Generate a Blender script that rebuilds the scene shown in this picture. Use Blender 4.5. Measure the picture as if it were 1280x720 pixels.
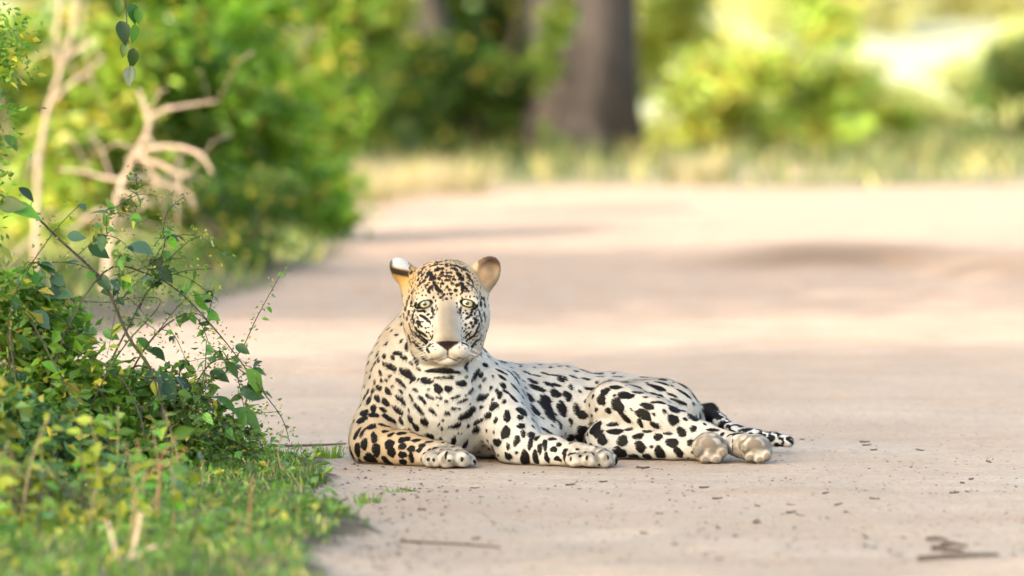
import bpy, bmesh, math, random
import numpy as np
from mathutils import Vector, Matrix, Euler
from mathutils.bvhtree import BVHTree
from mathutils.kdtree import KDTree

for o in list(bpy.data.objects):
    bpy.data.objects.remove(o, do_unlink=True)
scene = bpy.context.scene
COL = scene.collection
R = math.radians

# ------------------------------------------------------------------ camera
FPX = 5880.0                       # focal length in pixels of a 1280 wide frame
CAM_D, CAM_H = 12.0, 1.0
PITCH = math.atan(265.0 / FPX)
cam_data = bpy.data.cameras.new('camera')
cam = bpy.data.objects.new('camera', cam_data)
COL.objects.link(cam)
cam.location = (0, -CAM_D, CAM_H)
cam.rotation_euler = (math.pi / 2 - PITCH, 0, 0)
cam_data.sensor_width = 36.0
cam_data.lens = FPX / 1280.0 * 36.0
cam_data.clip_start = 0.5
cam_data.clip_end = 5000
cam_data.dof.use_dof = True
cam_data.dof.focus_distance = 12.12
cam_data.dof.aperture_fstop = 2.35
scene.camera = cam

def P(px, py, Y):
    """world point on the photograph's pixel ray (1280x720) at depth Y"""
    f = np.array([0, math.cos(PITCH), -math.sin(PITCH)])
    u = np.array([0, math.sin(PITCH), math.cos(PITCH)])
    r = f + (px - 640) / FPX * np.array([1., 0, 0]) + (360 - py) / FPX * u
    t = (Y + CAM_D) / r[1]
    return np.array([0, -CAM_D, CAM_H]) + r * t

def G(px, py):
    """ground point (z = 0) under a pixel"""
    d = FPX * CAM_H / (py - 95.0)
    return np.array([(px - 640) / FPX * d, d - CAM_D, 0.0])

# ------------------------------------------------------------------ light
SUN_EL, SUN_AZ = R(26), R(-140)     # azimuth from +Y (view direction), negative = from the left
world = bpy.data.worlds.new('World'); scene.world = world; world.use_nodes = True
wn = world.node_tree.nodes; wl = world.node_tree.links
for n in list(wn): wn.remove(n)
sky = wn.new('ShaderNodeTexSky'); sky.sky_type = 'NISHITA'; sky.sun_disc = False
sky.sun_elevation = SUN_EL; sky.sun_rotation = SUN_AZ
sky.dust_density = 3.0; sky.ozone_density = 0.6; sky.air_density = 1.0
bg = wn.new('ShaderNodeBackground'); bg.inputs[1].default_value = 0.15
wo = wn.new('ShaderNodeOutputWorld')
wl.new(sky.outputs[0], bg.inputs[0]); wl.new(bg.outputs[0], wo.inputs[0])
sd = bpy.data.lights.new('sun', 'SUN'); sd.energy = 2.0; sd.angle = R(0.53); sd.color = (1.0, 0.92, 0.85)
sun = bpy.data.objects.new('sun', sd); COL.objects.link(sun)
SUN_DIR = Vector((math.sin(SUN_AZ) * math.cos(SUN_EL), math.cos(SUN_AZ) * math.cos(SUN_EL), math.sin(SUN_EL)))
sun.rotation_euler = SUN_DIR.to_track_quat('Z', 'Y').to_euler()
sun.location = (-20, 10, 30)
vs = scene.view_settings
vs.view_transform = 'Standard'; vs.look = 'None'; vs.gamma = 1.0; vs.use_curve_mapping = False
vs.exposure = 2.62
vs.use_white_balance = True; vs.white_balance_temperature = 7000; vs.white_balance_tint = 5
scene.render.resolution_x, scene.render.resolution_y = 1024, 576
scene.render.engine = 'CYCLES'
scene.cycles.max_bounces = 8; scene.cycles.transparent_max_bounces = 8

# ------------------------------------------------------------------ helpers
def tag(o, label=None, cat=None, group=None, kind=None):
    if label: o['label'] = label
    if cat: o['category'] = cat
    if group: o['group'] = group
    if kind: o['kind'] = kind
    return o

def empty(name, loc=(0, 0, 0)):
    o = bpy.data.objects.new(name, None); COL.objects.link(o)
    o.location = loc; o.empty_display_size = 0.1
    return o

def link(name, me, mat=None, parent=None, loc=None):
    o = bpy.data.objects.new(name, me); COL.objects.link(o)
    if mat is not None and not me.materials: me.materials.append(mat)
    if parent is not None:
        o.parent = parent
        if loc is None:
            o.matrix_parent_inverse = Matrix.Translation(-Vector(parent.location))
    if loc is not None: o.location = loc
    return o

def np_mesh(name, verts, faces, smooth=True):
    """fast mesh from numpy arrays; faces an (n,3) or (n,4) array"""
    me = bpy.data.meshes.new(name)
    verts = np.asarray(verts, np.float32); faces = np.asarray(faces, np.int32)
    n, k = faces.shape
    me.vertices.add(len(verts)); me.vertices.foreach_set('co', verts.ravel())
    me.loops.add(n * k); me.loops.foreach_set('vertex_index', faces.ravel())
    me.polygons.add(n)
    me.polygons.foreach_set('loop_start', np.arange(0, n * k, k, dtype=np.int32))
    me.update(calc_edges=True)
    me.polygons.foreach_set('use_smooth', np.full(n, smooth, dtype=bool))
    return me

def new_mat(name):
    m = bpy.data.materials.new(name); m.use_nodes = True
    nt = m.node_tree
    for n in list(nt.nodes): nt.nodes.remove(n)
    out = nt.nodes.new('ShaderNodeOutputMaterial')
    return m, nt, out

def N(nt, typ, **kw):
    n = nt.nodes.new(typ)
    for k, v in kw.items():
        if k.startswith('i_'):
            key = k[2:]
            n.inputs[int(key) if key.isdigit() else key.replace('_', ' ')].default_value = v
        else: setattr(n, k, v)
    return n
# ================================================================== setting
def vnoise(x, y, seed, scale):
    """cheap smooth 2-D noise from a few sines"""
    g = np.random.default_rng(seed); o = np.zeros_like(x, dtype=float)
    for _ in range(10):
        a = g.uniform(0, 6.28); f = scale * g.uniform(.5, 1.8)
        o += np.sin(f * (x * math.cos(a) + y * math.sin(a)) + g.uniform(0, 6.28))
    return o / 10 ** .5

EDGE_Y = np.array([-60, -12, -2.6, -1.2, 0.0, 1.0, 2.5, 5, 9, 13, 20, 27, 30, 33, 2000.])
EDGE_X = np.array([-.2, -.25, -.33, -.40, -.50, -.78, -1.25, -1.60, -1.32, -.98, -1.2, -1.5, -1.6, -2.0, -2.0])
def verge(x, y):
    """0 on the sandy track, 1 on the vegetated verge"""
    e = np.interp(y, EDGE_Y, EDGE_X)
    n = vnoise(x, y, 3, 5.0) * .05 + vnoise(x, y, 4, 18.0) * .025
    wd = .10 + .02 * np.clip(y, 0, 30)
    left = np.clip((e - x + n) / wd + .5, 0, 1)
    far = np.clip((y - 30.5 - .25 * x + vnoise(x, y, 5, .9) * 1.8) / 2.5 + .5, 0, 1)
    right = np.clip((x - 7.5 - .06 * np.clip(y, 0, 40) + vnoise(x, y, 6, 1.0) * .4) / 1.0 + .5, 0, 1)
    return np.maximum(np.maximum(left, far), right)

def height(x, y):
    near = np.exp(-((x - .15) / 1.0) ** 2 - ((y - .25) / .55) ** 2)
    z = vnoise(x, y, 21, 3.0) * .006 + vnoise(x, y, 22, 9.0) * .0035 + vnoise(x, y, 23, .8) * .012
    z = z * (1 - np.clip(near * 1.6, 0, 1)) - .004 * np.clip(near * 1.6, 0, 1) * 0
    # wheel ruts across the far clearing
    z += .03 * vnoise(x * .25, y, 24, .55) * np.clip((y - 4) / 6, 0, 1) * np.clip(1 - (y - 60) / 40, 0, 1)
    # earth bank on the right, steep side to the camera
    bx = np.clip((x - .7) / .9, 0, 1); bx = bx * bx * (3 - 2 * bx)
    c = 12.3 + .16 * np.sin(x * 2.1) - 2.0 * np.clip(x - 1.85, 0, 2.2)
    t = y - c
    prof = np.where(t < 0, np.exp(-(t / .75) ** 2), np.exp(-(t / 2.6) ** 2))
    z += .11 * bx * prof * np.clip(1 - (x - 2.2) / 4, .35, 1)
    # verge a hand higher than the track
    v = verge(x, y)
    z += .035 * v * np.clip((np.abs(y) + 2) / 4, 0, 1)
    # low rise far behind the clearing
    r = np.clip((y - 70) / 90, 0, 1); z += 5.0 * r * r * (3 - 2 * r)
    return z

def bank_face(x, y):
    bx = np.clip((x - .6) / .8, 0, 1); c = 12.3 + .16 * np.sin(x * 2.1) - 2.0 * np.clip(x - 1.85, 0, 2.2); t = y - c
    return bx * np.exp(-((t + .55) / .60) ** 2) * np.clip(.75 + .5 * vnoise(x, y, 25, 3.0), 0, 1)  # exposed darker earth, its colour also carrying shade on the camera side
def graded(lo, hi, segs):
    out = []
    for a, b, st in segs: out += list(np.arange(a, b, st))
    return np.array(out + [hi])
gx = graded(-900, 900, [(-900, -100, 80), (-100, -20, 8), (-20, -6, 1.0), (-6, -2, .15), (-2, 2, .022), (2, 8, .12), (8, 20, 1), (20, 100, 8), (100, 900, 80)])
gy = graded(-120, 2500, [(-120, -20, 10), (-20, -4, 1), (-4, 2, .03), (2, 6, .06), (6, 20, .12), (20, 45, .35), (45, 110, 2.5), (110, 400, 20), (400, 2500, 200)])
GX, GY = np.meshgrid(gx, gy, indexing='xy')
GZ = height(GX, GY); GVG = verge(GX, GY)
gv = np.stack([GX, GY, GZ], -1).reshape(-1, 3)
nx_, ny_ = len(gx), len(gy)
ii = (np.arange(ny_ - 1)[:, None] * nx_ + np.arange(nx_ - 1)[None, :]).ravel()
gf = np.stack([ii, ii + 1, ii + nx_ + 1, ii + nx_], -1)
gme = np_mesh('ground', gv, gf)
a_ = gme.attributes.new('verge', 'FLOAT', 'POINT'); a_.data.foreach_set('value', GVG.ravel().astype(np.float32))
b_ = gme.attributes.new('bank', 'FLOAT', 'POINT'); b_.data.foreach_set('value', bank_face(GX, GY).ravel().astype(np.float32))
def ground_z(x, y): return float(height(np.array([float(x)]), np.array([float(y)]))[0])

def ground_material():
    m, nt, out = new_mat('sandy_ground')
    L = nt.links.new
    tc = N(nt, 'ShaderNodeTexCoord')
    def noise(sc, det=5, rough=.55, vec=None):
        n = N(nt, 'ShaderNodeTexNoise', i_Scale=sc, i_Detail=det, i_Roughness=rough); L(vec or tc.outputs['Object'], n.inputs['Vector']); return n.outputs[0]
    def ramp(fac, stops):
        r = N(nt, 'ShaderNodeValToRGB'); L(fac, r.inputs[0]); e = r.color_ramp.elements
        e[0].position, e[0].color = stops[0][0], (*stops[0][1], 1); e[1].position, e[1].color = stops[-1][0], (*stops[-1][1], 1)
        for p, c in stops[1:-1]: q = e.new(p); q.color = (*c, 1)
        return r.outputs[0]
    def mix(f, a, b, bt='MIX'):
        x = N(nt, 'ShaderNodeMix', data_type='RGBA', blend_type=bt)
        if isinstance(f, float): x.inputs[0].default_value = f
        else: L(f, x.inputs[0])
        for i, v in ((6, a), (7, b)):
            if isinstance(v, tuple): x.inputs[i].default_value = (*v, 1)
            else: L(v, x.inputs[i])
        return x.outputs[2]
    sx0 = N(nt, 'ShaderNodeSeparateXYZ'); L(tc.outputs['Object'], sx0.inputs[0])
    sand = ramp(noise(1.1, 6), [(.30, (.36, .26, .185)), (.52, (.415, .315, .235)), (.72, (.45, .36, .28))])
    st = N(nt, 'ShaderNodeMapping'); st.inputs['Scale'].default_value = (.35, 3.4, 1); L(tc.outputs['Object'], st.inputs[0])
    tracks = noise(1.6, 4, .6, st.outputs[0])
    sand = mix(ramp(tracks, [(.47, (0, 0, 0)), (.66, (.45, .45, .45))]), sand, (.315, .205, .14))
    fo = N(nt, 'ShaderNodeMapRange'); fo.inputs[1].default_value = 1.5; fo.inputs[2].default_value = 7; fo.inputs[4].default_value = .8; L(sx0.outputs[1], fo.inputs[0])
    sand = mix(fo.outputs[0], sand, mix(ramp(tracks, [(.40, (0, 0, 0)), (.66, (1, 1, 1))]), (.35, .232, .163), (.27, .168, .11)))
    grit = noise(95, 4, .7)
    sand = mix(ramp(grit, [(.34, (.75, .75, .75)), (.45, (0, 0, 0))]), sand, (.15, .11, .085))
    grit2 = noise(30, 5, .7)
    sand = mix(ramp(grit2, [(.36, (.60, .60, .60)), (.47, (0, 0, 0))]), sand, (.21, .16, .12))
    sand = mix(ramp(noise(6.5, 6, .65), [(.42, (0, 0, 0)), (.62, (.6, .6, .6))]), sand, (.345, .275, .215))
    soil = ramp(noise(7, 6, .7), [(.32, (.040, .034, .020)), (.5, (.095, .075, .048)), (.7, (.20, .155, .105))])
    dry = ramp(noise(.45, 4), [(.40, (.10, .105, .045)), (.60, (.20, .18, .105))])
    # far verge: dry grass
    sx = N(nt, 'ShaderNodeSeparateXYZ'); L(tc.outputs['Object'], sx.inputs[0])
    fy = N(nt, 'ShaderNodeMapRange'); fy.inputs[1].default_value = 8; fy.inputs[2].default_value = 26; L(sx.outputs[1], fy.inputs[0])
    vg = mix(fy.outputs[0], soil, dry)
    fm = N(nt, 'ShaderNodeMapRange'); fm.inputs[1].default_value = 42; fm.inputs[2].default_value = 58; L(sx.outputs[1], fm.inputs[0])
    vg = mix(fm.outputs[0], vg, (.31, .31, .20))
    at = N(nt, 'ShaderNodeAttribute', attribute_name='verge')
    fac = N(nt, 'ShaderNodeMath', operation='MULTIPLY_ADD'); fac.inputs[1].default_value = .9
    L(noise(22, 5, .7), fac.inputs[0]); L(at.outputs['Fac'], fac.inputs[2])
    f2 = N(nt, 'ShaderNodeMapRange', interpolation_type='SMOOTHSTEP'); f2.inputs[1].default_value = .68; f2.inputs[2].default_value = 1.12; L(fac.outputs[0], f2.inputs[0])
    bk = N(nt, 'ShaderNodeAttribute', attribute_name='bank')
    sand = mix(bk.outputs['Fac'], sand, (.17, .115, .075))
    col = mix(f2.outputs[0], sand, vg)
    b = N(nt, 'ShaderNodeBsdfPrincipled', i_Roughness=.95); b.inputs['Specular IOR Level'].default_value = .15
    L(col, b.inputs['Base Color'])
    hs = N(nt, 'ShaderNodeMath', operation='ADD'); L(noise(70, 6, .75), hs.inputs[0]); L(grit2, hs.inputs[1])
    bp = N(nt, 'ShaderNodeBump', i_Strength=.8, i_Distance=.014); L(hs.outputs[0], bp.inputs['Height']); L(bp.outputs[0], b.inputs['Normal'])
    L(b.outputs[0], out.inputs[0])
    return m
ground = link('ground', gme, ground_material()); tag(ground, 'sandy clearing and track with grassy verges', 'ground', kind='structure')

# ------------------------------------------------------------------ plants: shared helpers
def tube(V, Fc, pts, radii, sides=6):
    """append a tapered tube through pts to the vertex and face lists"""
    pts = [Vector(p) for p in pts]; base = len(V); n = len(pts)
    up = Vector((.31, .17, .93))
    for i, p in enumerate(pts):
        t = (pts[min(i + 1, n - 1)] - pts[max(i - 1, 0)]).normalized()
        a = t.cross(up)
        if a.length < .05: a = t.cross(Vector((1, 0, 0)))
        a.normalize(); b = t.cross(a)
        for k in range(sides):
            an = 2 * math.pi * k / sides
            V.append(tuple(p + (a * math.cos(an) + b * math.sin(an)) * radii[i]))
    for i in range(n - 1):
        for k in range(sides):
            k2 = (k + 1) % sides
            Fc.append((base + i * sides + k, base + i * sides + k2, base + (i + 1) * sides + k2, base + (i + 1) * sides + k))
    c = len(V); V.append(tuple(pts[0])); V.append(tuple(pts[-1]))
    for k in range(sides):
        k2 = (k + 1) % sides
        Fc.append((c, base + k2, base + k, c)); Fc.append((c + 1, base + (n - 1) * sides + k, base + (n - 1) * sides + k2, c + 1))

def poly_mesh(name, V, Fc, smooth=True):
    me = bpy.data.meshes.new(name)
    me.from_pydata([tuple(v) for v in V], [], [tuple(dict.fromkeys(f)) for f in Fc]); me.update()
    for p in me.polygons: p.use_smooth = smooth
    return me

def bark_material(name, c0, c1, scale=14.0, bump=.02):
    m, nt, out = new_mat(name)
    tc = N(nt, 'ShaderNodeTexCoord'); mp = N(nt, 'ShaderNodeMapping'); mp.inputs['Scale'].default_value = (1, 1, .22)
    nt.links.new(tc.outputs['Object'], mp.inputs[0])
    nz = N(nt, 'ShaderNodeTexNoise', i_Scale=scale, i_Detail=6.0, i_Roughness=.65); nt.links.new(mp.outputs[0], nz.inputs['Vector'])
    cr = N(nt, 'ShaderNodeValToRGB'); e = cr.color_ramp.elements
    e[0].position = .32; e[0].color = (*c0, 1); e[1].position = .68; e[1].color = (*c1, 1)
    nt.links.new(nz.outputs[0], cr.inputs[0])
    b = N(nt, 'ShaderNodeBsdfPrincipled', i_Roughness=.9); nt.links.new(cr.outputs[0], b.inputs['Base Color'])
    bp = N(nt, 'ShaderNodeBump', i_Strength=.7, i_Distance=bump); nt.links.new(nz.outputs[0], bp.inputs['Height']); nt.links.new(bp.outputs[0], b.inputs['Normal'])
    nt.links.new(b.outputs[0], out.inputs[0]); return m
BARK = bark_material('brown_bark', (.045, .032, .025), (.14, .10, .075), 10, .03)
BARK_DARK = bark_material('deep_shade_bark', (.015, .011, .009), (.045, .032, .024), 10, .03)  # deep shade of the thicket trunks put into the bark colour
BARK_SHADE = bark_material('shade_toned_bark', (.014, .010, .008), (.038, .027, .021), 10, .03)  # bark darkened to stand in for shade on the massive trunk
TWIG = bark_material('green_brown_twig', (.016, .015, .009), (.055, .045, .026), 60, .002)
DEADWOOD = bark_material('bleached_dead_wood', (.38, .27, .19), (.58, .44, .33), 30, .004)
REDSTALK = bark_material('reddish_dry_stalk', (.16, .065, .03), (.30, .16, .085), 50, .002)
STRAW = bark_material('straw_stalk', (.17, .125, .055), (.30, .235, .12), 50, .002)

def leaf_material(name, trans=.48, attr=True, col=(.08, .14, .03), rough=.45):
    """leaf blade: reflects and lets light through; per-leaf tint from the attribute"""
    m, nt, out = new_mat(name); L = nt.links.new
    if attr:
        a = N(nt, 'ShaderNodeAttribute', attribute_name='tint'); c = a.outputs['Color']
    else:
        oi = N(nt, 'ShaderNodeObjectInfo'); hs = N(nt, 'ShaderNodeHueSaturation'); hs.inputs['Color'].default_value = (*col, 1)
        mr = N(nt, 'ShaderNodeMapRange'); mr.inputs[3].default_value = .65; mr.inputs[4].default_value = 1.35; L(oi.outputs['Random'], mr.inputs[0]); L(mr.outputs[0], hs.inputs['Value'])
        m2 = N(nt, 'ShaderNodeMapRange'); m2.inputs[3].default_value = .485; m2.inputs[4].default_value = .52; L(oi.outputs['Random'], m2.inputs[0]); L(m2.outputs[0], hs.inputs['Hue'])
        tc = N(nt, 'ShaderNodeTexCoord'); nz = N(nt, 'ShaderNodeTexNoise', i_Scale=60.0, i_Detail=4.0); L(tc.outputs['Object'], nz.inputs['Vector'])
        mx = N(nt, 'ShaderNodeMix', data_type='RGBA', blend_type='MULTIPLY'); mx.inputs[0].default_value = .5
        cr = N(nt, 'ShaderNodeValToRGB'); cr.color_ramp.elements[0].position = .3; cr.color_ramp.elements[0].color = (.55, .55, .5, 1); cr.color_ramp.elements[1].position = .65; cr.color_ramp.elements[1].color = (1.15, 1.12, 1, 1)
        L(nz.outputs[0], cr.inputs[0]); L(hs.outputs[0], mx.inputs[6]); L(cr.outputs[0], mx.inputs[7]); c = mx.outputs[2]
    b = N(nt, 'ShaderNodeBsdfPrincipled', i_Roughness=rough); b.inputs['Specular IOR Level'].default_value = .4
    L(c, b.inputs['Base Color'])
    t = N(nt, 'ShaderNodeBsdfTranslucent')
    br = N(nt, 'ShaderNodeMix', data_type='RGBA', blend_type='MULTIPLY'); br.inputs[0].default_value = 1; L(c, br.inputs[6]); br.inputs[7].default_value = (1.65, 1.6, .8, 1)
    L(br.outputs[2], t.inputs[0])
    mx = N(nt, 'ShaderNodeMixShader'); mx.inputs[0].default_value = trans
    L(b.outputs[0], mx.inputs[1]); L(t.outputs[0], mx.inputs[2]); L(mx.outputs[0], out.inputs[0]); return m
LEAF = leaf_material('foliage')

def leaves(name, pos, size, tint, seed, droop=.2, aspect=.55, parent=None, stuff=True, dirs=None):
    """many folded leaf blades as one mesh; pos (n,3), size (n,), tint (n,3)"""
    g = np.random.default_rng(seed); n = len(pos)
    if dirs is None:
        d = g.normal(0, 1, (n, 3)); d[:, 2] = d[:, 2] * .5 - droop
    else: d = dirs + g.normal(0, .25, (n, 3))
    d /= np.linalg.norm(d, axis=1)[:, None]
    r = g.normal(0, 1, (n, 3)); s = np.cross(d, r); s /= np.linalg.norm(s, axis=1)[:, None]
    up = np.cross(s, d); sz = size[:, None]
    fold = sz * .10
    base = pos; tip = pos + d * sz - up * fold
    midp = pos + d * sz * .42
    l = midp + s * sz * aspect / 2 + up * fold; rr = midp - s * sz * aspect / 2 + up * fold
    V = np.stack([base, l, tip, rr], 1).reshape(-1, 3)
    i = np.arange(n)[:, None] * 4
    Fc = np.concatenate([i + np.array([[0, 2, 1]]), i + np.array([[0, 3, 2]])])
    me = np_mesh(name, V, Fc, False)
    a = me.color_attributes.new('tint', 'FLOAT_COLOR', 'POINT')
    c = np.concatenate([np.repeat(np.clip(tint, 0, 1), 4, 0), np.ones((n * 4, 1))], 1).astype(np.float32)
    a.data.foreach_set('color', c.ravel())
    o = link(name, me, LEAF, parent)
    if stuff: o['kind'] = 'stuff'
    return o

def tints(n, seed, a, b, yellow=.12, ycol=(.34, .30, .05)):
    g = np.random.default_rng(seed); t = g.random(n)[:, None]
    c = np.array(a) * (1 - t) + np.array(b) * t
    y = g.random(n) < yellow
    c[y] = np.array(ycol) * g.uniform(.6, 1.2, (y.sum(), 1))
    return c * g.uniform(.75, 1.25, (n, 1))

def clump_points(n, blobs, seed, cl=.22, per=24):
    """leaf positions: clumps inside a set of ellipsoids (cx,cy,cz,rx,ry,rz)"""
    g = np.random.default_rng(seed); m = max(1, n // per)
    vol = np.array([b[3] * b[4] * b[5] for b in blobs]); k = g.choice(len(blobs), m, p=vol / vol.sum())
    B = np.array(blobs)[k]
    u = g.normal(0, 1, (m, 3)); u /= np.linalg.norm(u, axis=1)[:, None]
    c = B[:, :3] + u * (g.random(m) ** .45)[:, None] * B[:, 3:]
    q = np.repeat(c, per, 0) + g.normal(0, 1, (m * per, 3)) * cl * np.array([1, 1, .6])
    tone = np.repeat(g.uniform(.7, 1.3, m), per)
    return q, tone, c

def branchy(V, Fc, base, targets, r0, seed, sides=7, fork=.45):
    """trunk from base that forks towards the targets"""
    g = random.Random(seed); base = Vector(base)
    cen = sum((Vector(t) for t in targets), Vector()) / len(targets)
    top = base.lerp(cen, fork)
    tr = [base, base.lerp(top, .3) + Vector((g.uniform(-.1, .1), g.uniform(-.1, .1), 0)) * r0 * 4, top]
    tube(V, Fc, tr, [r0 * 1.25, r0 * .95, r0 * .75], sides)
    for t in targets:
        t = Vector(t); st = base.lerp(top, g.uniform(.75, 1.0)); mid = st.lerp(t, .5) + Vector((g.uniform(-1, 1), g.uniform(-1, 1), g.uniform(0, .6))) * (t - st).length * .12
        tube(V, Fc, [st, mid, t], [r0 * .5, r0 * .3, r0 * .08], max(4, sides - 2))

def plant(name, label, cat, base, blobs, n, leaf, seed, ca, cb, r0=.05, bark=None, group=None, cl=.2, yellow=.12, per=24, ntar=7, crown='crown', fork=.45, droop=.2, trunk='trunk'):
    root = empty(name, base); tag(root, label, cat, group)
    pos, tone, cs = clump_points(n, blobs, seed, cl, per)
    pos[:, 2] = np.maximum(pos[:, 2], base[2] + .02)
    g = random.Random(seed); tg = [cs[g.randrange(len(cs))] for _ in range(ntar)]
    V, Fc = [], []; branchy(V, Fc, Vector(base) - Vector((0, 0, .05)), tg, r0, seed, fork=fork)
    link(trunk, poly_mesh(trunk, V, Fc), bark or BARK, root)
    gg = np.random.default_rng(seed)
    c = tints(len(pos), seed, ca, cb, yellow) * tone[:, None]
    o = leaves(crown, pos, gg.uniform(.7, 1.25, len(pos)) * leaf, c, seed, parent=root, droop=droop)
    return root
GREEN_A, GREEN_B = (.050, .115, .011), (.115, .225, .020)
LIME_A, LIME_B = (.115, .19, .020), (.22, .31, .045)
DEEP_A, DEEP_B = (.014, .034, .006), (.036, .070, .011)  # dark greens that paint the shade of the thickets into the leaves

# ---- trees beside the track, whose crowns shade the leopard (outside the frame)
SHADE = [  # x, y, crown height, radius, leaves, label
 (-8.9, -14.3, 6.9, 2.3, 2000, 'thin-crowned tree on the verge, sparser than the other shade trees'),
 (-9.6, -11.0, 7.2, 2.8, 10500, 'tall shade tree on the grassy verge, its crown shading the leopard'),
 (-8.8, -8.9, 6.8, 2.4, 8800, 'spreading shade tree on the verge, first past the tall shade tree'),
 (-9.7, -.4, 7.2, 3.5, 13000, 'spreading shade tree on the verge beside the leafy shrubs'),
 (-11.4, 29.3, 7.2, 3.4, 11000, 'spreading tree left of the thicket at the far side of the clearing'),
 (-15.6, -17.5, 6.4, 2.8, 8000, 'shade tree set well back from the track'),
]
for i, (x, y, hz_, r, nl, lb) in enumerate(SHADE):
    g = random.Random(50 + i)
    blobs = [(x + g.uniform(-.6, .6) * r, y + g.uniform(-.6, .6) * r, hz_ + g.uniform(-.3, .3) * r, r * .62, r * .62, r * .42) for _ in range(8)] + [(x, y, hz_, r, r, r * .5)]
    plant('shade_tree', lb, 'tree', (x, y, ground_z(x, y)), blobs, nl, .17, 60 + i, GREEN_A, GREEN_B, r0=.22, cl=.33, group='shade trees along the verge', ntar=12)

# ---- great trees at the far side of the clearing
def big_tree(name, label, px, py, wpx, seed, bark, lean=0.0, crown_n=9000, flare=1.25, hgt=8.0):
    b = G(px, py); d = b[1] + CAM_D; r = wpx / 2 * d / FPX
    x, y = b[0], b[1]; z = ground_z(x, y)
    root = empty(name, (x, y, z)); tag(root, label, 'tree')
    g = random.Random(seed)
    V, Fc = [], []
    sides = 26; hs = [-.15, 0, .12, .3, .6, 1.0, 1.6, 2.4, 3.4, 4.6]
    ph = [g.uniform(0, 6.28) for _ in range(5)]
    base = len(V)
    for hh in hs:
        fl = 1 + (flare - 1) * math.exp(-max(hh, 0) / .35); tp = 1 - .05 * max(hh, 0)
        for k in range(sides):
            a = 2 * math.pi * k / sides
            rr = r * tp * (1 + (fl - 1) * (.6 + .4 * math.sin(5 * a + ph[0])) + .10 * math.sin(3 * a + ph[1] + hh * .3) + .07 * math.sin(7 * a + ph[2]) + .04 * math.sin(13 * a + ph[3]))
            V.append((x + lean * hh + rr * math.cos(a), y + rr * math.sin(a), z + hh))
    for i in range(len(hs) - 1):
        for k in range(sides):
            k2 = (k + 1) % sides
            Fc.append((base + i * sides + k, base + i * sides + k2, base + (i + 1) * sides + k2, base + (i + 1) * sides + k))
    top = Vector((x + lean * 4.6, y, z + 4.5))
    blobs = []
    for k in range(9):
        a = k * 2.4; t = top + Vector((math.cos(a) * g.uniform(1, 3.6), math.sin(a) * g.uniform(1, 3.4), g.uniform(.8, 3.4)))
        tube(V, Fc, [top - Vector((0, 0, .3)), top.lerp(t, .5) + Vector((0, 0, .3)), t], [r * .55, r * .3, r * .08], 7)
        blobs.append((*t, 1.7, 1.7, 1.2))
    link('trunk', poly_mesh('trunk', V, Fc), bark, root)
    pos, tone, _ = clump_points(crown_n, blobs, seed, .3, 24)
    gg = np.random.default_rng(seed)
    leaves('crown', pos, gg.uniform(.14, .24, len(pos)), tints(len(pos), seed, GREEN_A, GREEN_B) * tone[:, None], seed, parent=root)
    return root
big_tree('forest_tree', 'massive grey-brown tree trunk with flared foot at the far edge of the clearing', 736, 212, 136, 5, BARK_SHADE)
big_tree('forest_tree', 'dark leaning tree trunk in the thicket left of the massive trunk', 585, 203, 50, 6, BARK_DARK, lean=-.28, flare=1.3)
big_tree('forest_tree', 'slender dark trunk between leafy shrubs behind the thicket', 505, 196, 34, 7, BARK_DARK, lean=.05, flare=1.3, crown_n=6000)

# ---- shrubs and thickets; base pixel, top pixel, half width in pixels
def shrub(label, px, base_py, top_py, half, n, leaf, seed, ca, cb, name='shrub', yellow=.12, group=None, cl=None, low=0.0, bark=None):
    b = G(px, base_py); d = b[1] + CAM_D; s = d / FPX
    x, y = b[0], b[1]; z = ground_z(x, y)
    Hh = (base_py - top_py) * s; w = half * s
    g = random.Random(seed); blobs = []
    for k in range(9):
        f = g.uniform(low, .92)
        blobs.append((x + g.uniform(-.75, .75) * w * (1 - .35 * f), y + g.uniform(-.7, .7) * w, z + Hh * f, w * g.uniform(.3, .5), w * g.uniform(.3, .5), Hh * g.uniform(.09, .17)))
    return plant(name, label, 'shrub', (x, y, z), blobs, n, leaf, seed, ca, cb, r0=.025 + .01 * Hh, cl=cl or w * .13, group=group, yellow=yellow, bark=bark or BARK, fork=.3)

shrub('broad bright green shrub behind the bleached dead branches', 330, 305, -120, 125, 11000, .085, 101, (.075, .17, .012), (.15, .29, .022))
shrub('dark green shrub half hidden by the dead branches', 205, 312, -100, 115, 9000, .085, 102, GREEN_A, GREEN_B)
shrub('loose yellow-green shrub behind the pale dead sapling', 70, 318, -120, 120, 9000, .09, 103, LIME_A, LIME_B, yellow=.2)
shrub('shaded low shrub at the verge foot beside the dark tree shadow', 300, 345, 225, 100, 2200, .05, 104, DEEP_A, GREEN_A)
shrub('upright green shrub on the verge nearest the clearing', 405, 268, -90, 80, 7000, .10, 105, (.06, .13, .012), (.13, .23, .022), yellow=.16)
shrub('tall leafy shrub filling the gap left of the slender trunk', 440, 225, -110, 85, 6500, .14, 106, GREEN_A, LIME_B, yellow=.2)
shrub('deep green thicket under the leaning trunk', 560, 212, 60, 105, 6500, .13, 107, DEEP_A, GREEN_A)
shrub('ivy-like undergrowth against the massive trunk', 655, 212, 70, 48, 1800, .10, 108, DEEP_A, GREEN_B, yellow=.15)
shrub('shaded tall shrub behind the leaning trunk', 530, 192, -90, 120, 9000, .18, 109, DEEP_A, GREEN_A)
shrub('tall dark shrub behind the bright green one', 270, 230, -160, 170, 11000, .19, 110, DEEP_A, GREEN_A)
shrub('tall dark shrub behind the yellow-green one', 110, 228, -160, 170, 11000, .19, 111, DEEP_A, GREEN_B)
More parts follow.
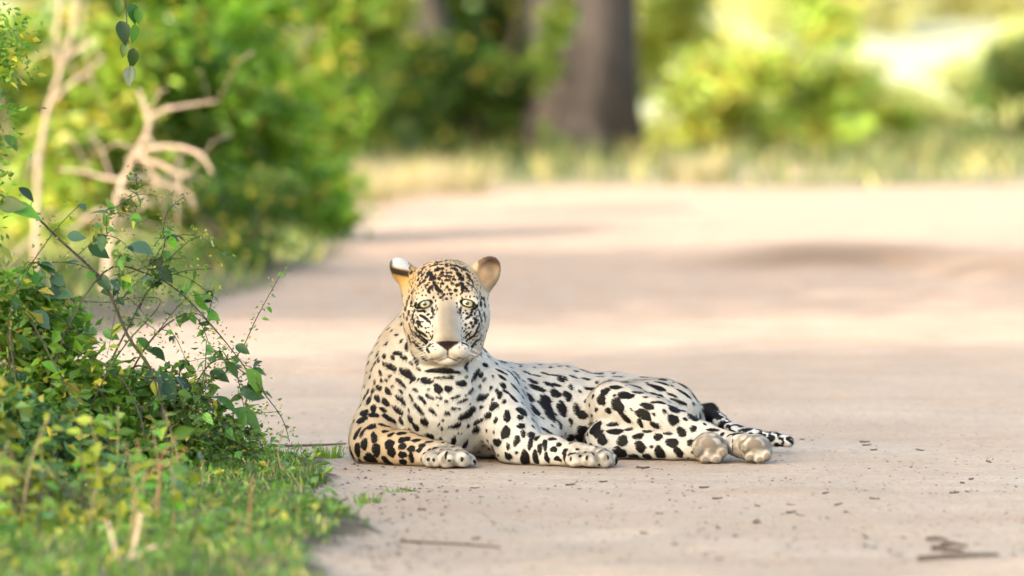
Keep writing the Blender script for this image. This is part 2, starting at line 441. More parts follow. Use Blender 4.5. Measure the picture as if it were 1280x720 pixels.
shrub('bright green shrub just right of the massive trunk', 895, 214, 20, 92, 2600, .15, 112, LIME_B, (.30, .38, .08), yellow=.4)
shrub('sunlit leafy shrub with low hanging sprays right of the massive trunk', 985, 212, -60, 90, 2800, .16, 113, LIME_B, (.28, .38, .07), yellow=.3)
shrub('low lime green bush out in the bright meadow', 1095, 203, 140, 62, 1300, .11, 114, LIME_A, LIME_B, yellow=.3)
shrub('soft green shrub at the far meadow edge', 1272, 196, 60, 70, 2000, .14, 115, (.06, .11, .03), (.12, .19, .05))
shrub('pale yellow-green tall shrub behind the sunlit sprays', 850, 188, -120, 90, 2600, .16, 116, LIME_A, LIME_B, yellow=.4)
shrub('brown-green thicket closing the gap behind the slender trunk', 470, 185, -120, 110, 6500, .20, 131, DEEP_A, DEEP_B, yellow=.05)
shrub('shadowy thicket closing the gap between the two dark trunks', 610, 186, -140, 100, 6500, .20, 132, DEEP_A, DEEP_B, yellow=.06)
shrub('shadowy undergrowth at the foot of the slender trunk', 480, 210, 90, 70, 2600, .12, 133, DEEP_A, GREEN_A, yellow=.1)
shrub('leafy climber in front of the massive trunk', 690, 216, -40, 30, 1100, .10, 134, DEEP_A, GREEN_B, yellow=.2)
for k, (px, by, ty, hw, lb) in enumerate(((1050, 170, 70, 60, 'pale lime shrub out in the meadow behind the low lime bush'), (1125, 166, 95, 55, 'pale spreading shrub in the open meadow'), (1200, 168, 60, 60, 'pale tall shrub in the meadow before the soft green one'),
        (955, 172, 10, 70, 'pale yellow shrub glimpsed through the hanging sprays'), (875, 170, 40, 60, 'pale yellow shrub beside the massive trunk in the meadow'), (1275, 170, 20, 60, 'pale shrub behind the soft green one'))):
    shrub(lb, px, by, ty, hw, 2600, .22, 140 + k, (.27, .31, .12), (.42, .45, .22), yellow=.2)
# meadow trees far behind, leaf colour paled to stand in for haze
FAR = [(1010, 143, -260, 150, 121), (1180, 140, -200, 170, 122), (1330, 141, -240, 150, 123), (860, 142, -220, 130, 124), (700, 141, -240, 140, 125), (540, 142, -220, 150, 126), (380, 142, -240, 150, 127), (200, 142, -230, 150, 128), (30, 142, -240, 150, 129)]
for k, (px, by, ty, hw, sd_) in enumerate(FAR):
    shrub('pale leafy tree far across the meadow', px, by, ty, hw, 3000, .38, sd_, (.28, .30, .15), (.42, .42, .26), name='meadow_tree', yellow=.4, group='pale trees across the meadow')

# ---- bleached dead branches in the middle distance
def dead(name, label, strokes, Y, group=None):
    b = None; V, Fc = [], []
    for st in strokes:
        pts = [P(x, y, Y + (q[0] if q else 0)) for x, y, w, *q in st]
        rs = [w * .58 * (Y + CAM_D) / FPX / 2 for x, y, w, *q in st]
        # smooth the polyline
        P2, R2 = [], []
        for i in range(len(pts) - 1):
            for t in (0, .33, .66):
                p0 = pts[max(i - 1, 0)]; p1 = pts[i]; p2 = pts[i + 1]; p3 = pts[min(i + 2, len(pts) - 1)]
                P2.append(.5 * ((2 * p1) + (-p0 + p2) * t + (2 * p0 - 5 * p1 + 4 * p2 - p3) * t * t + (-p0 + 3 * p1 - 3 * p2 + p3) * t ** 3)); R2.append(rs[i] * (1 - t) + rs[i + 1] * t)
        P2.append(pts[-1]); R2.append(rs[-1])
        tube(V, Fc, P2, R2, 7)
        gd = random.Random(int(st[0][0] * 7 + st[0][1]))
        for q_ in range(max(3, len(P2) // 3)):
            i_ = gd.randrange(2, len(P2)); a_2 = P2[i_]; L_ = gd.uniform(.12, .38)
            d_ = np.array([gd.gauss(.2, .7), gd.gauss(0, .5), gd.gauss(.1, .6)]); d_ /= np.linalg.norm(d_)
            tube(V, Fc, [a_2, a_2 + d_ * L_ * .55 + np.array([0, 0, .02]), a_2 + d_ * L_ - np.array([0, 0, .05])], [R2[i_] * .5, R2[i_] * .35, .003], 5)
        if b is None: b = P2[0]
    root = empty(name, tuple(b)); tag(root, label, 'dead branch', group)
    return root, V, Fc
r_, V, Fc = dead('dead_branch', 'bleached dead branch arching out in several curved fingers', [
 [(128, 365, 13), (134, 320, 13), (138, 280, 12), (150, 235, 12), (168, 195, 13), (186, 160, 13), (178, 125, 9), (172, 112, 6)],
 [(184, 150, 11), (205, 138, 9), (232, 132, 7), (272, 126, 4)],
 [(160, 200, 12), (190, 185, 11, -.1), (225, 184, 10, -.15), (252, 195, 9, -.2), (266, 218, 6, -.2)],
 [(150, 225, 12), (180, 222, 11, .1), (210, 232, 10, .1), (236, 243, 8, .1), (245, 262, 5, .1)],
 [(165, 195, 11), (200, 205, 10, -.1), (225, 218, 9, -.1), (240, 215, 5, -.1)],
 [(148, 240, 11), (170, 246, 9, -.1), (192, 258, 6, -.1)],
 [(155, 225, 10), (130, 222, 8, .1), (100, 214, 7, .1), (72, 212, 4, .1)],
 [(140, 270, 9), (122, 262, 7), (100, 280, 6), (80, 290, 4)]], 8.0)
link('limbs', poly_mesh('limbs', V, Fc), DEADWOOD, r_)
r_, V, Fc = dead('dead_sapling', 'pale bare forked sapling standing by the bleached branch', [
 [(44, 352, 15), (46, 260, 13), (50, 190, 12), (62, 130, 11), (80, 75, 9), (92, 30, 8), (100, -30, 6)],
 [(62, 130, 9), (88, 105, 8), (112, 88, 6), (130, 70, 4)],
 [(80, 75, 8), (100, 60, 7), (122, 48, 5)],
 [(74, 90, 8), (70, 45, 7), (74, 0, 6), (70, -40, 4)]], 9.5)
link('limbs', poly_mesh('limbs', V, Fc), DEADWOOD, r_)
# ================================================================== leopard
def smin(a, b, k):
    h = np.clip(0.5 + 0.5 * (b - a) / k, 0, 1)
    return b + (a - b) * h - k * h * (1 - h)

def sd_cone(p, a, b, ra, rb):
    ba = b - a; L2 = max(float(ba @ ba), 1e-9)
    d = p - a
    t = np.clip(d @ ba / L2, 0, 1)
    q = d - t[..., None] * ba
    return np.sqrt((q * q).sum(-1)) - (ra + (rb - ra) * t)

def sd_ell(p, c, r, rot):
    q = (p - c) @ rot                     # world -> local axes (columns of rot)
    k0 = np.sqrt(((q / r) ** 2).sum(-1)); k1 = np.sqrt(((q / (r * r)) ** 2).sum(-1)) + 1e-9
    return k0 * (k0 - 1) / k1

PR = []        # primitives: dict(kind, geometry, k, op, flow, tan, hair)
def cone(a, b, ra, rb, k=0.03, op='+', flow=None, tan=0.1, hair=0.010):
    a, b = np.array(a, float), np.array(b, float)
    if flow is None: flow = b - a
    PR.append(dict(t='c', a=a, b=b, ra=ra, rb=rb, k=k, op=op, flow=np.array(flow, float), tan=tan, hair=hair))
def ell(c, r, rot=(0, 0, 0), k=0.03, op='+', flow=(1, 0.3, -0.3), tan=0.1, hair=0.010):
    m = np.array(Euler([R(v) for v in rot]).to_matrix())
    PR.append(dict(t='e', c=np.array(c, float), r=np.array(r, float), rot=m, k=k, op=op, flow=np.array(flow, float), tan=tan, hair=hair))
def sdf(pr, p):
    return sd_cone(p, pr['a'], pr['b'], pr['ra'], pr['rb']) if pr['t'] == 'c' else sd_ell(p, pr['c'], pr['r'], pr['rot'])
def bbox(pr):
    m = pr['k'] + 0.03
    if pr['t'] == 'c':
        r = max(pr['ra'], pr['rb']) + m
        return np.minimum(pr['a'], pr['b']) - r, np.maximum(pr['a'], pr['b']) + r
    r = pr['r'].max() + m
    return pr['c'] - r, pr['c'] + r

# ---- trunk
cone(P(556, 517, .22), P(600, 512, .30), .108, .112, k=.04, flow=(.3, .1, -1), tan=.05)
cone(P(600, 512, .32), P(690, 522, .42), .118, .118, k=.05, flow=(1, .2, -.4), tan=.12)
cone(P(690, 522, .42), P(765, 525, .46), .118, .116, k=.05, flow=(1, .1, -.4), tan=.12)
cone(P(765, 525, .46), P(845, 535, .48), .116, .078, k=.05, flow=(1, .1, -.3), tan=.12)
cone(P(612, 488, .36), P(700, 490, .44), .060, .055, k=.06, flow=(1, .2, 0), tan=.2)     # withers
ell(P(655, 545, .27), (.10, .09, .07), k=.05, flow=(1, 0, -.4), tan=0.0)                  # ribs low
# ---- neck and chest
cone(P(541, 415, .30), P(532, 462, .27), .098, .120, k=.035, flow=(-.1, -.1, -1), tan=.45)
cone(P(532, 462, .27), P(552, 520, .20), .120, .112, k=.05, flow=(.1, -.1, -1), tan=.08)
ell(P(506, 448, .30), (.075, .10, .09), k=.04, flow=(-.4, 0, -1), tan=.85)
ell(P(583, 465, .23), (.065, .09, .085), k=.04, flow=(.3, 0, -1), tan=0.0)
ell(P(557, 497, .12), (.075, .055, .085), k=.05, flow=(0, 0, -1), tan=0.0)                # breast
# ---- foreleg, elbow out on the picture's left
cone(P(492, 472, .26), P(468, 540, .17), .072, .056, k=.045, flow=(-.2, 0, -1), tan=.55)
cone(P(468, 540, .17), P(463, 556, .13), .056, .053, k=.03, flow=(.2, 0, -1), tan=.7)
cone(P(463, 557, .13), P(505, 562, .07), .052, .046, k=.022, tan=.9, hair=.008)
cone(P(505, 562, .07), P(547, 569, .02), .046, .034, k=.02, tan=.8, hair=.007)
cone(P(549, 571, .02), P(566, 572, -.005), .034, .032, k=.02, tan=.3, hair=.005)
for tx, ty, tY, r in ((540, 575, -.025, .023), (558, 573, -.045, .025), (575, 573, -.038, .0245), (585, 575, -.010, .020)):
    cone(P(tx - 4, ty - 3, tY + .035), P(tx + 2, ty + 1.5, tY), r * .92, r, k=.0045, flow=(.4, -1, -.5), tan=.12, hair=.004)
# ---- foreleg on the picture's right
cone(P(612, 492, .22), P(640, 540, .14), .078, .058, k=.05, flow=(.3, 0, -1), tan=.0)
cone(P(640, 540, .14), P(648, 558, .11), .058, .050, k=.035, flow=(.3, 0, -1), tan=.0)
cone(P(645, 560, .11), P(690, 566, .06), .048, .040, k=.03, tan=.05, hair=.007)
cone(P(690, 566, .06), P(722, 571, .02), .040, .032, k=.025, tan=.15, hair=.006)
cone(P(722, 572, .02), P(745, 573, .0), .033, .030, k=.02, tan=.2, hair=.005)
for tx, ty, tY, r in ((718, 576, -.025, .021), (736, 575, -.035, .024), (752, 574, -.028, .025), (760, 574, .002, .021)):
    cone(P(tx - 7, ty - 3, tY + .03), P(tx + 2, ty + 1, tY), r * .92, r, k=.0045, flow=(.8, -.8, -.4), tan=.15, hair=.004)
# ---- hindquarters, rolled on the far hip
ell(P(815, 517, .43), (.105, .10, .086), rot=(0, 14, 0), k=.05, flow=(1, -.2, -.5), tan=.12)
cone(P(836, 517, .40), P(768, 507, .31), .080, .060, k=.045, flow=(.6, -.5, -.6), tan=.1)      # upper thigh
cone(P(766, 506, .30), P(822, 523, .25), .060, .052, k=.02, tan=.08)                           # upper shank
cone(P(822, 523, .25), P(884, 546, .23), .052, .032, k=.02, tan=.08, hair=.008)
cone(P(884, 546, .23), P(930, 558, .17), .032, .028, k=.02, tan=.1, hair=.006)
cone(P(770, 556, .33), P(756, 550, .27), .056, .050, k=.02, flow=(.5, -.5, -.5), tan=.0)       # lower knee
cone(P(757, 553, .27), P(815, 557, .24), .050, .043, k=.016, tan=.02)
cone(P(815, 557, .24), P(872, 560, .20), .043, .031, k=.014, tan=.02, hair=.008)
TOES, MAINP = [], []
# paws with the soles to the camera
def sole(px, py, Y, s, tilt):
    ell(P(px, py, Y), (.043 * s, .036, .041 * s), rot=(0, tilt, 0), k=.015, flow=(.3, 0, 1), tan=.2, hair=.005)
    for i, (dx, dz, r) in enumerate(((-15, 4, .0150), (-6, 14, .0165), (8, 14, .0165), (17, 5, .0150))):
        c, sn = math.cos(R(tilt)), math.sin(R(tilt))
        qx, qy = (dx * c - dz * sn) * s, (dx * sn + dz * c) * s
        q = P(px + qx, py + qy, Y - .026)
        TOES.append((q, r * s))
        cone(q + np.array([0, .035, .014]), q + np.array([0, -.004, 0]), r * s * 1.05, r * s * .92, k=.004, flow=(.1, -.3, -1), tan=.3, hair=.007)
    MAINP.append(P(px - 2, py - 6, Y - .03))
    ell(P(px - 2, py - 7, Y - .020), (.027 * s, .020, .017 * s), rot=(0, tilt, 0), k=.012, flow=(0, 0, -1), tan=.3, hair=.004)
sole(887, 560, .135, .98, 0)
sole(945, 561, .125, .90, 14)
cone(P(880, 560, .20), P(887, 560, .15), .032, .034, k=.02, tan=.05, hair=.006)
cone(P(925, 557, .17), P(943, 561, .14), .029, .033, k=.02, tan=.05, hair=.006)
# ---- tail
tl = [(850, 528, .54, .045), (874, 520, .56, .030), (888, 514, .54, .018), (899, 525, .50, .0155), (918, 538, .46, .0155),
      (943, 545, .44, .0165), (968, 549, .42, .0180), (984, 552, .40, .0175)]
for q, w in zip(tl[:-1], tl[1:]):
    cone(P(*q[:3]), P(*w[:3]), q[3], w[3], k=.014, tan=.0, hair=.009)

# ---- head, in its own frame (x right, y away from the nose, z up)
HC = P(557.5, 389, .115)
HR = np.array(Euler((R(3), R(-1.0), R(2))).to_matrix())
def H(x, y, z): return HC + HR @ np.array([x, y, z])
nose_w = H(0, -.14, -.06)
def hflow(x, y, z): return (H(x, y, z) - nose_w)
def hell(c, r, rot=(0, 0, 0), k=.02, op='+', tan=.2, hair=.0045):
    m = HR @ np.array(Euler([R(v) for v in rot]).to_matrix())
    PR.append(dict(t='e', c=H(*c), r=np.array(r, float), rot=m, k=k, op=op, flow=hflow(*c) + 0, tan=tan, hair=hair))
def hcone(a, b, ra, rb, k=.02, op='+', tan=.2, hair=.0045, flow=None):
    cone(H(*a), H(*b), ra, rb, k, op, flow if flow is not None else hflow(*[(p + q) / 2 for p, q in zip(a, b)]), tan, hair)
HEAD0 = len(PR)
hell((0, .035, .047), (.100, .105, .084), tan=.55)                          # cranium
for s in (-1, 1):
    hell((s * .066, .025, -.022), (.047, .062, .070), rot=(0, s * 8, 0), k=.03, tan=.15, hair=.006)   # cheek
    hell((s * .050, -.035, -.028), (.040, .045, .045), k=.025, tan=.08)     # cheekbone
    hell((s * .047, -.043, .0535), (.034, .035, .018), rot=(0, s * 12, 0), k=.022, tan=.5)             # brow
    hell((s * .050, .01, -.085), (.042, .05, .040), k=.03, tan=.1, hair=.007)                         # jowl
hcone((0, -.035, .030), (0, -.118, -.040), .034, .025, k=.025, tan=.45, hair=.003)                   # bridge of the nose
hell((0, -.060, -.050), (.047, .055, .050), k=.03, tan=.3, hair=.003)       # muzzle root
hell((0, -.118, -.060), (.034, .030, .020), rot=(-20, 0, 0), k=.012, tan=.4, hair=.002)                    # nose
for s in (-1, 1):
    hell((s * .026, -.104, -.088), (.034, .036, .026), rot=(0, s * 14, 0), k=.010, tan=.0, hair=.003)  # whisker pad
hell((0, -.092, -.113), (.034, .036, .019), k=.010, tan=.0, hair=.004)      # chin
hell((0, -.020, -.092), (.058, .06, .042), k=.03, tan=.0, hair=.008)        # throat
# eye openings
EYES = []
for s in (-1, 1):
    hell((s * .056, -.056, .030), (.031, .026, .022), rot=(0, s * 14, -s * 22), k=.012, tan=.1, hair=.002)  # lids mound
    hell((s * .0545, -.083, .0265), (.0215, .0230, .0092), rot=(0, s * 18, -s * 22), k=.003, op='-')
# nostril grooves and the mouth
for s in (-1, 1):
    hcone((s * .019, -.150, -.066), (s * .010, -.153, -.074), .0045, .003, k=.004, op='-')
hcone((0, -.146, -.085), (0, -.142, -.102), .0028, .0028, k=.005, op='-')
for s in (-1, 1):
    hcone((0, -.140, -.103), (s * .024, -.128, -.113), .0032, .003, k=.005, op='-')
    hcone((s * .024, -.128, -.113), (s * .050, -.085, -.110), .003, .003, k=.006, op='-')
# ears
EARR = H(.104, .045, .098); EARL = H(-.112, .05, .108)
hell((.104, .045, .092), (.036, .020, .050), rot=(8, 40, 24), k=.016, tan=.7, hair=.006)
hell((.110, .025, .094), (.029, .024, .041), rot=(8, 40, 24), k=.006, op='-')
hcone((.082, .05, .055), (.100, .05, .085), .030, .028, k=.02, tan=.7, hair=.006)
hell((-.108, .05, .102), (.026, .030, .042), rot=(0, -48, 30), k=.016, tan=.7, hair=.006)
hell((-.135, .066, .106), (.022, .022, .030), rot=(0, -38, 30), k=.006, op='-')
hcone((-.083, .05, .052), (-.098, .05, .085), .030, .024, k=.02, tan=.7, hair=.006)
HEAD1 = len(PR)

# ---- sample the field
h = 0.0034
lo = np.array([-.48, -.12, -.012]); hi = np.array([.79, .72, .60])
dim = np.ceil((hi - lo) / h).astype(int)
ax = [lo[i] + h * np.arange(dim[i]) for i in range(3)]
F = np.full(dim, 0.2, np.float32)
for pr in PR:
    b0, b1 = bbox(pr)
    i0 = np.clip(np.floor((b0 - lo) / h).astype(int), 0, dim); i1 = np.clip(np.ceil((b1 - lo) / h).astype(int), 0, dim)
    if (i1 <= i0).any(): continue
    X, Y_, Z = np.meshgrid(ax[0][i0[0]:i1[0]], ax[1][i0[1]:i1[1]], ax[2][i0[2]:i1[2]], indexing='ij')
    p = np.stack([X, Y_, Z], -1)
    d = sdf(pr, p)
    sl = tuple(slice(i0[i], i1[i]) for i in range(3))
    if pr['op'] == '+': F[sl] = smin(F[sl], d, pr['k'])
    else: F[sl] = -smin(-F[sl], d, pr['k'])
# the body rests on the ground
Zc = ax[2][None, None, :]
F = -smin(-F, np.broadcast_to((Zc - 0.0015), F.shape), 0.010)
F[:, :, 0] = 0.2

def surface_nets(F, lo, h):
    ins = F < 0
    c = sum(ins[i:F.shape[0] - 1 + i, j:F.shape[1] - 1 + j, k:F.shape[2] - 1 + k].astype(np.int8) for i in (0, 1) for j in (0, 1) for k in (0, 1))
    act = (c > 0) & (c < 8)
    idx = np.argwhere(act)
    vid = np.full(act.shape, -1, np.int32); vid[act] = np.arange(len(idx))
    acc = np.zeros((len(idx), 3)); cnt = np.zeros(len(idx))
    cor = [(i, j, k) for i in (0, 1) for j in (0, 1) for k in (0, 1)]
    val = {q: F[idx[:, 0] + q[0], idx[:, 1] + q[1], idx[:, 2] + q[2]] for q in cor}
    for q in cor:
        for a in range(3):
            if q[a]: continue
            w = list(q); w[a] = 1; w = tuple(w)
            f0, f1 = val[q], val[w]; m = (f0 < 0) != (f1 < 0)
            t = np.where(m, f0 / np.where(m, f0 - f1, 1), 0)
            pt = np.tile(np.array(q, float), (len(idx), 1)); pt[:, a] = t
            acc[m] += pt[m]; cnt[m] += 1
    V = lo + h * (idx + acc / cnt[:, None])
    faces = []
    for a in range(3):
        b, c_ = (a + 1) % 3, (a + 2) % 3
        s0 = [slice(None)] * 3; s1 = [slice(None)] * 3
        s0[a] = slice(0, -1); s1[a] = slice(1, None)
        ch = np.argwhere(ins[tuple(s0)] != ins[tuple(s1)])
        ok = (ch[:, b] > 0) & (ch[:, c_] > 0) & (ch[:, b] < F.shape[b] - 1) & (ch[:, c_] < F.shape[c_] - 1)
        ch = ch[ok]
        def at(db, dc):
            q = ch.copy(); q[:, b] += db; q[:, c_] += dc
            return vid[q[:, 0], q[:, 1], q[:, 2]]
        quad = np.stack([at(-1, -1), at(0, -1), at(0, 0), at(-1, 0)], -1)
        inn = ins[ch[:, 0], ch[:, 1], ch[:, 2]]
        quad[~inn] = quad[~inn][:, ::-1]
        faces.append(quad)
    return V, np.concatenate(faces)
BV, BF = surface_nets(F, lo, h)
del F
# a little relaxation
def edges_of(f):
    return np.concatenate([f[:, [0, 1]], f[:, [1, 2]], f[:, [2, 3]], f[:, [3, 0]]])
E = edges_of(BF)
deg = np.bincount(E[:, 0], minlength=len(BV)) + np.bincount(E[:, 1], minlength=len(BV))
for it in range(3):
    acc = np.zeros_like(BV)
    for a in range(3):
        acc[:, a] = np.bincount(E[:, 0], BV[E[:, 1], a], len(BV)) + np.bincount(E[:, 1], BV[E[:, 0], a], len(BV))
    BV += (0.5 if it != 1 else -0.35) * (acc / deg[:, None] - BV)
# keep the largest connected part only
lab = np.arange(len(BV))
for _ in range(400):
    m = np.minimum(lab[E[:, 0]], lab[E[:, 1]])
    new = lab.copy(); np.minimum.at(new, E[:, 0], m); np.minimum.at(new, E[:, 1], m)
    new = new[new]
    if (new == lab).all(): break
    lab = new
main = np.bincount(lab, minlength=len(BV)).argmax()
keep = lab == main
remap = np.cumsum(keep) - 1
BF = remap[BF[keep[BF[:, 0]]]]; BV = BV[keep]

_g = np.random.default_rng(11)
_d = np.zeros(len(BV))
for _ in range(24):
    kv = _g.normal(0, 1, 3); kv *= _g.uniform(45, 120) / np.linalg.norm(kv)
    _d += np.sin(BV @ kv + _g.uniform(0, 6.28)) / 24 ** .5
_far = np.clip((np.linalg.norm(BV - H(0, -.05, 0), axis=1) - .12) / .05, 0, 1)
def vnormals(V, Fq):
    n = np.cross(V[Fq[:, 2]] - V[Fq[:, 0]], V[Fq[:, 3]] - V[Fq[:, 1]])
    out = np.zeros_like(V)
    for c in range(4):
        for a in range(3): out[:, a] += np.bincount(Fq[:, c], n[:, a], len(V))
    return out / (np.linalg.norm(out, axis=1)[:, None] + 1e-12)
BN = vnormals(BV, BF)
BV += BN * (_d * _far * .0016)[:, None]; BV[:, 2] = np.maximum(BV[:, 2], .001)
BN = vnormals(BV, BF)

# ---- per vertex blends of the primitives' attributes
W = np.zeros(len(BV)); FL = np.zeros_like(BV); TAN = np.zeros(len(BV)); HAIR = np.zeros(len(BV)); HEADW = np.zeros(len(BV))
for i, pr in enumerate(PR):
    if pr['op'] != '+': continue
    d = sdf(pr, BV)
    w = np.exp(-np.clip(d, -.01, None) / .010)
    f = pr['flow'] / (np.linalg.norm(pr['flow']) + 1e-9)
    W += w; FL += w[:, None] * f; TAN += w * pr['tan']; HAIR += w * pr['hair']
    if HEAD0 <= i < HEAD1: HEADW += w
W += 1e-9
TAN /= W; HAIR /= W; HEADW /= W
HL = (BV - HC) @ HR                        # head-local coordinates
hv = BV - nose_w
hv /= np.linalg.norm(hv, axis=1)[:, None]
FL = FL / W[:, None] * (1 - HEADW[:, None]) + hv * HEADW[:, None]
FL -= (FL * BN).sum(1)[:, None] * BN
FL /= np.linalg.norm(FL, axis=1)[:, None] + 1e-6

# ---- markings: signed distance to the nearest dark spot, per vertex
SP = []
# (px, py, length, width, angle) in photo pixels
def spots(ox, oy, sc, lst):
    for q in lst:
        x, y, l = q[:3]; w = q[3] if len(q) > 3 else l; a = q[4] if len(q) > 4 else 0
        SP.append((ox + x / sc, oy + y / sc, l / sc, w / sc, a))
spots(420, 440, 4.237, [
 (290,77,75,30,20),(385,118,98,45,28),(325,5,40,18,20),(360,28,35,18,25),(424,33,50,25,55),(470,35,30,18,20),(560,96,180,28,3),(685,68,40,22,-40),
 (750,15,28,12),(790,68,26,22),(740,118,75,25,-50),(570,135,95,14,3),(478,150,66,38,18),(345,162,72,22,38),(540,193,48,36,50),(595,193,40,28,-10),
 (665,165,56,34,-15),(768,120,30,20,-50),(715,205,35,18,-30),(760,180,22,13,-40),(785,145,26,13,-40),(420,200,36,16,20),(275,208,40,26,45),(228,188,28,25,40),
 (345,208,30,13,30),(235,110,30,14,60),(205,160,22,15,60),(265,150,18,13,40),(195,205,30,17,80),(168,210,24,15,80),(150,240,28,15,-60),(218,245,38,25,60),
 (175,255,52,25,-75),(262,265,44,28,60),(345,252,68,29,25),(400,243,42,15,30),(455,250,46,19,35),(495,235,46,19,30),(635,237,50,15,-15),(672,258,58,17,-15),
 (767,240,54,36,-15),(583,260,20,15),(556,243,18,14,90),(125,290,28,18,-80),(198,298,36,29,80),(150,322,40,34),(130,362,40,31),(155,350,26,19),(250,305,36,19,20),
 (200,333,46,25),(330,308,66,33,35),(385,308,26,11,30),(435,298,70,27,30),(508,310,35,22,50),(625,298,30,15),(590,322,30,19,10),(700,325,90,46,-15),
 (835,287,57,37,-55),(770,290,20,18),(865,225,38,24,-80),(845,360,32,18,-60),(940,245,62,19,50),(890,262,24,19,-60),(280,350,76,28,18),(392,354,40,29,50),
 (345,365,42,17,55),(422,398,42,27,65),(467,368,40,36),(567,360,16,13),(640,388,54,27,-10),(750,368,57,25,-25),(805,335,38,27,-25),(905,338,64,35,90),
 (740,410,38,28),(897,425,68,47,90),(110,430,64,24,100),(140,425,50,15,100),(185,395,50,26,-35),(255,387,62,16,5),
 (80,535,62,22,90),(112,520,74,34,90),(148,487,64,35,85),(200,452,52,36,80),(212,520,68,46,80),(180,565,68,56,30),(270,583,60,48),(280,487,54,46),(292,532,54,42,90),
 (345,430,44,23),(260,420,32,21),(290,437,38,23,-30),(347,467,34,27),(375,460,32,25),(350,500,42,26,-10),(398,512,36,30),(350,545,38,32),(355,585,38,30),(398,562,48,25,90),
 (425,467,52,21,-20),(455,495,36,19),(440,520,32,18,-30),(495,475,42,17,-10),(455,445,50,16,20),(410,428,40,14,15),
 (495,445,44,26,10),(560,405,26,12,90),(622,470,46,29,90),(686,488,38,25,90),(555,460,20,14,90),(665,432,11,11),(648,430,12,12),
 (850,478,44,38),(910,552,38,32),(910,500,32,17,90),(955,470,62,30,100),(980,390,36,25,-20),(985,312,48,40,60),(975,345,30,24),(990,432,34,24,90),(1035,440,42,34,90),
 (1028,485,48,25,90),(1000,568,78,50,90),(1055,560,74,35,80),(1078,512,52,27,80),(1115,560,58,25,80),(1105,490,48,24,80),(1065,455,32,22,90),(1152,515,32,26),(1145,460,36,20),
 (1105,410,42,13,10),(1130,430,42,13,15),(1180,490,28,20),(1215,520,24,16),(1210,555,30,18,60),(1240,540,22,18),(1170,565,30,22),
 (1025,240,54,44,60),(1050,308,70,40,80),(1110,250,66,42,40),(1118,315,112,47,85),(1195,300,84,45,80),(1160,220,48,33),(1222,232,58,36,75),(1185,385,42,25,80),(1243,372,42,17,85),(1235,462,46,38),
 (1040,155,62,23,15),(1060,190,92,27,12),(950,190,62,23,30),(960,150,38,18,20),(1125,172,52,19,10),(1190,150,42,15,10),(930,115,60,15,10),(1010,110,52,14,8),(1110,115,60,14,10),
 (880,135,42,16,30),(885,175,30,28),(870,100,52,14,10),(1240,185,25,25),(900,115,20,8),(1060,125,40,10,5),(1160,125,50,10,5),(1200,130,40,9,5),(300,30,24,14,40),(255,20,22,16,60),(225,40,24,15,60),
 (285,125,20,14),(240,150,20,13,60),(180,130,24,12,80),(190,90,26,12,80),(205,60,24,12,80),(220,10,24,12,70),(250,60,20,12,60),(400,60,24,14,40),(440,90,26,16,40),(395,160,16,12),(300,180,18,12),
 (640,110,30,10,-10),(610,130,30,10,-15),(720,150,24,12,-50),(690,130,20,12,-40),(820,190,26,12,-60),(800,230,24,14,-60),(850,200,20,12,-60),(900,210,40,14,40),(830,250,18,12,-60),
 (490,195,16,10),(535,240,20,10,40),(540,280,16,10,60),(690,225,20,10,-20),(655,300,16,9),(710,275,14,9),(530,330,12,10),(545,380,12,16,90),(600,395,14,10),
])
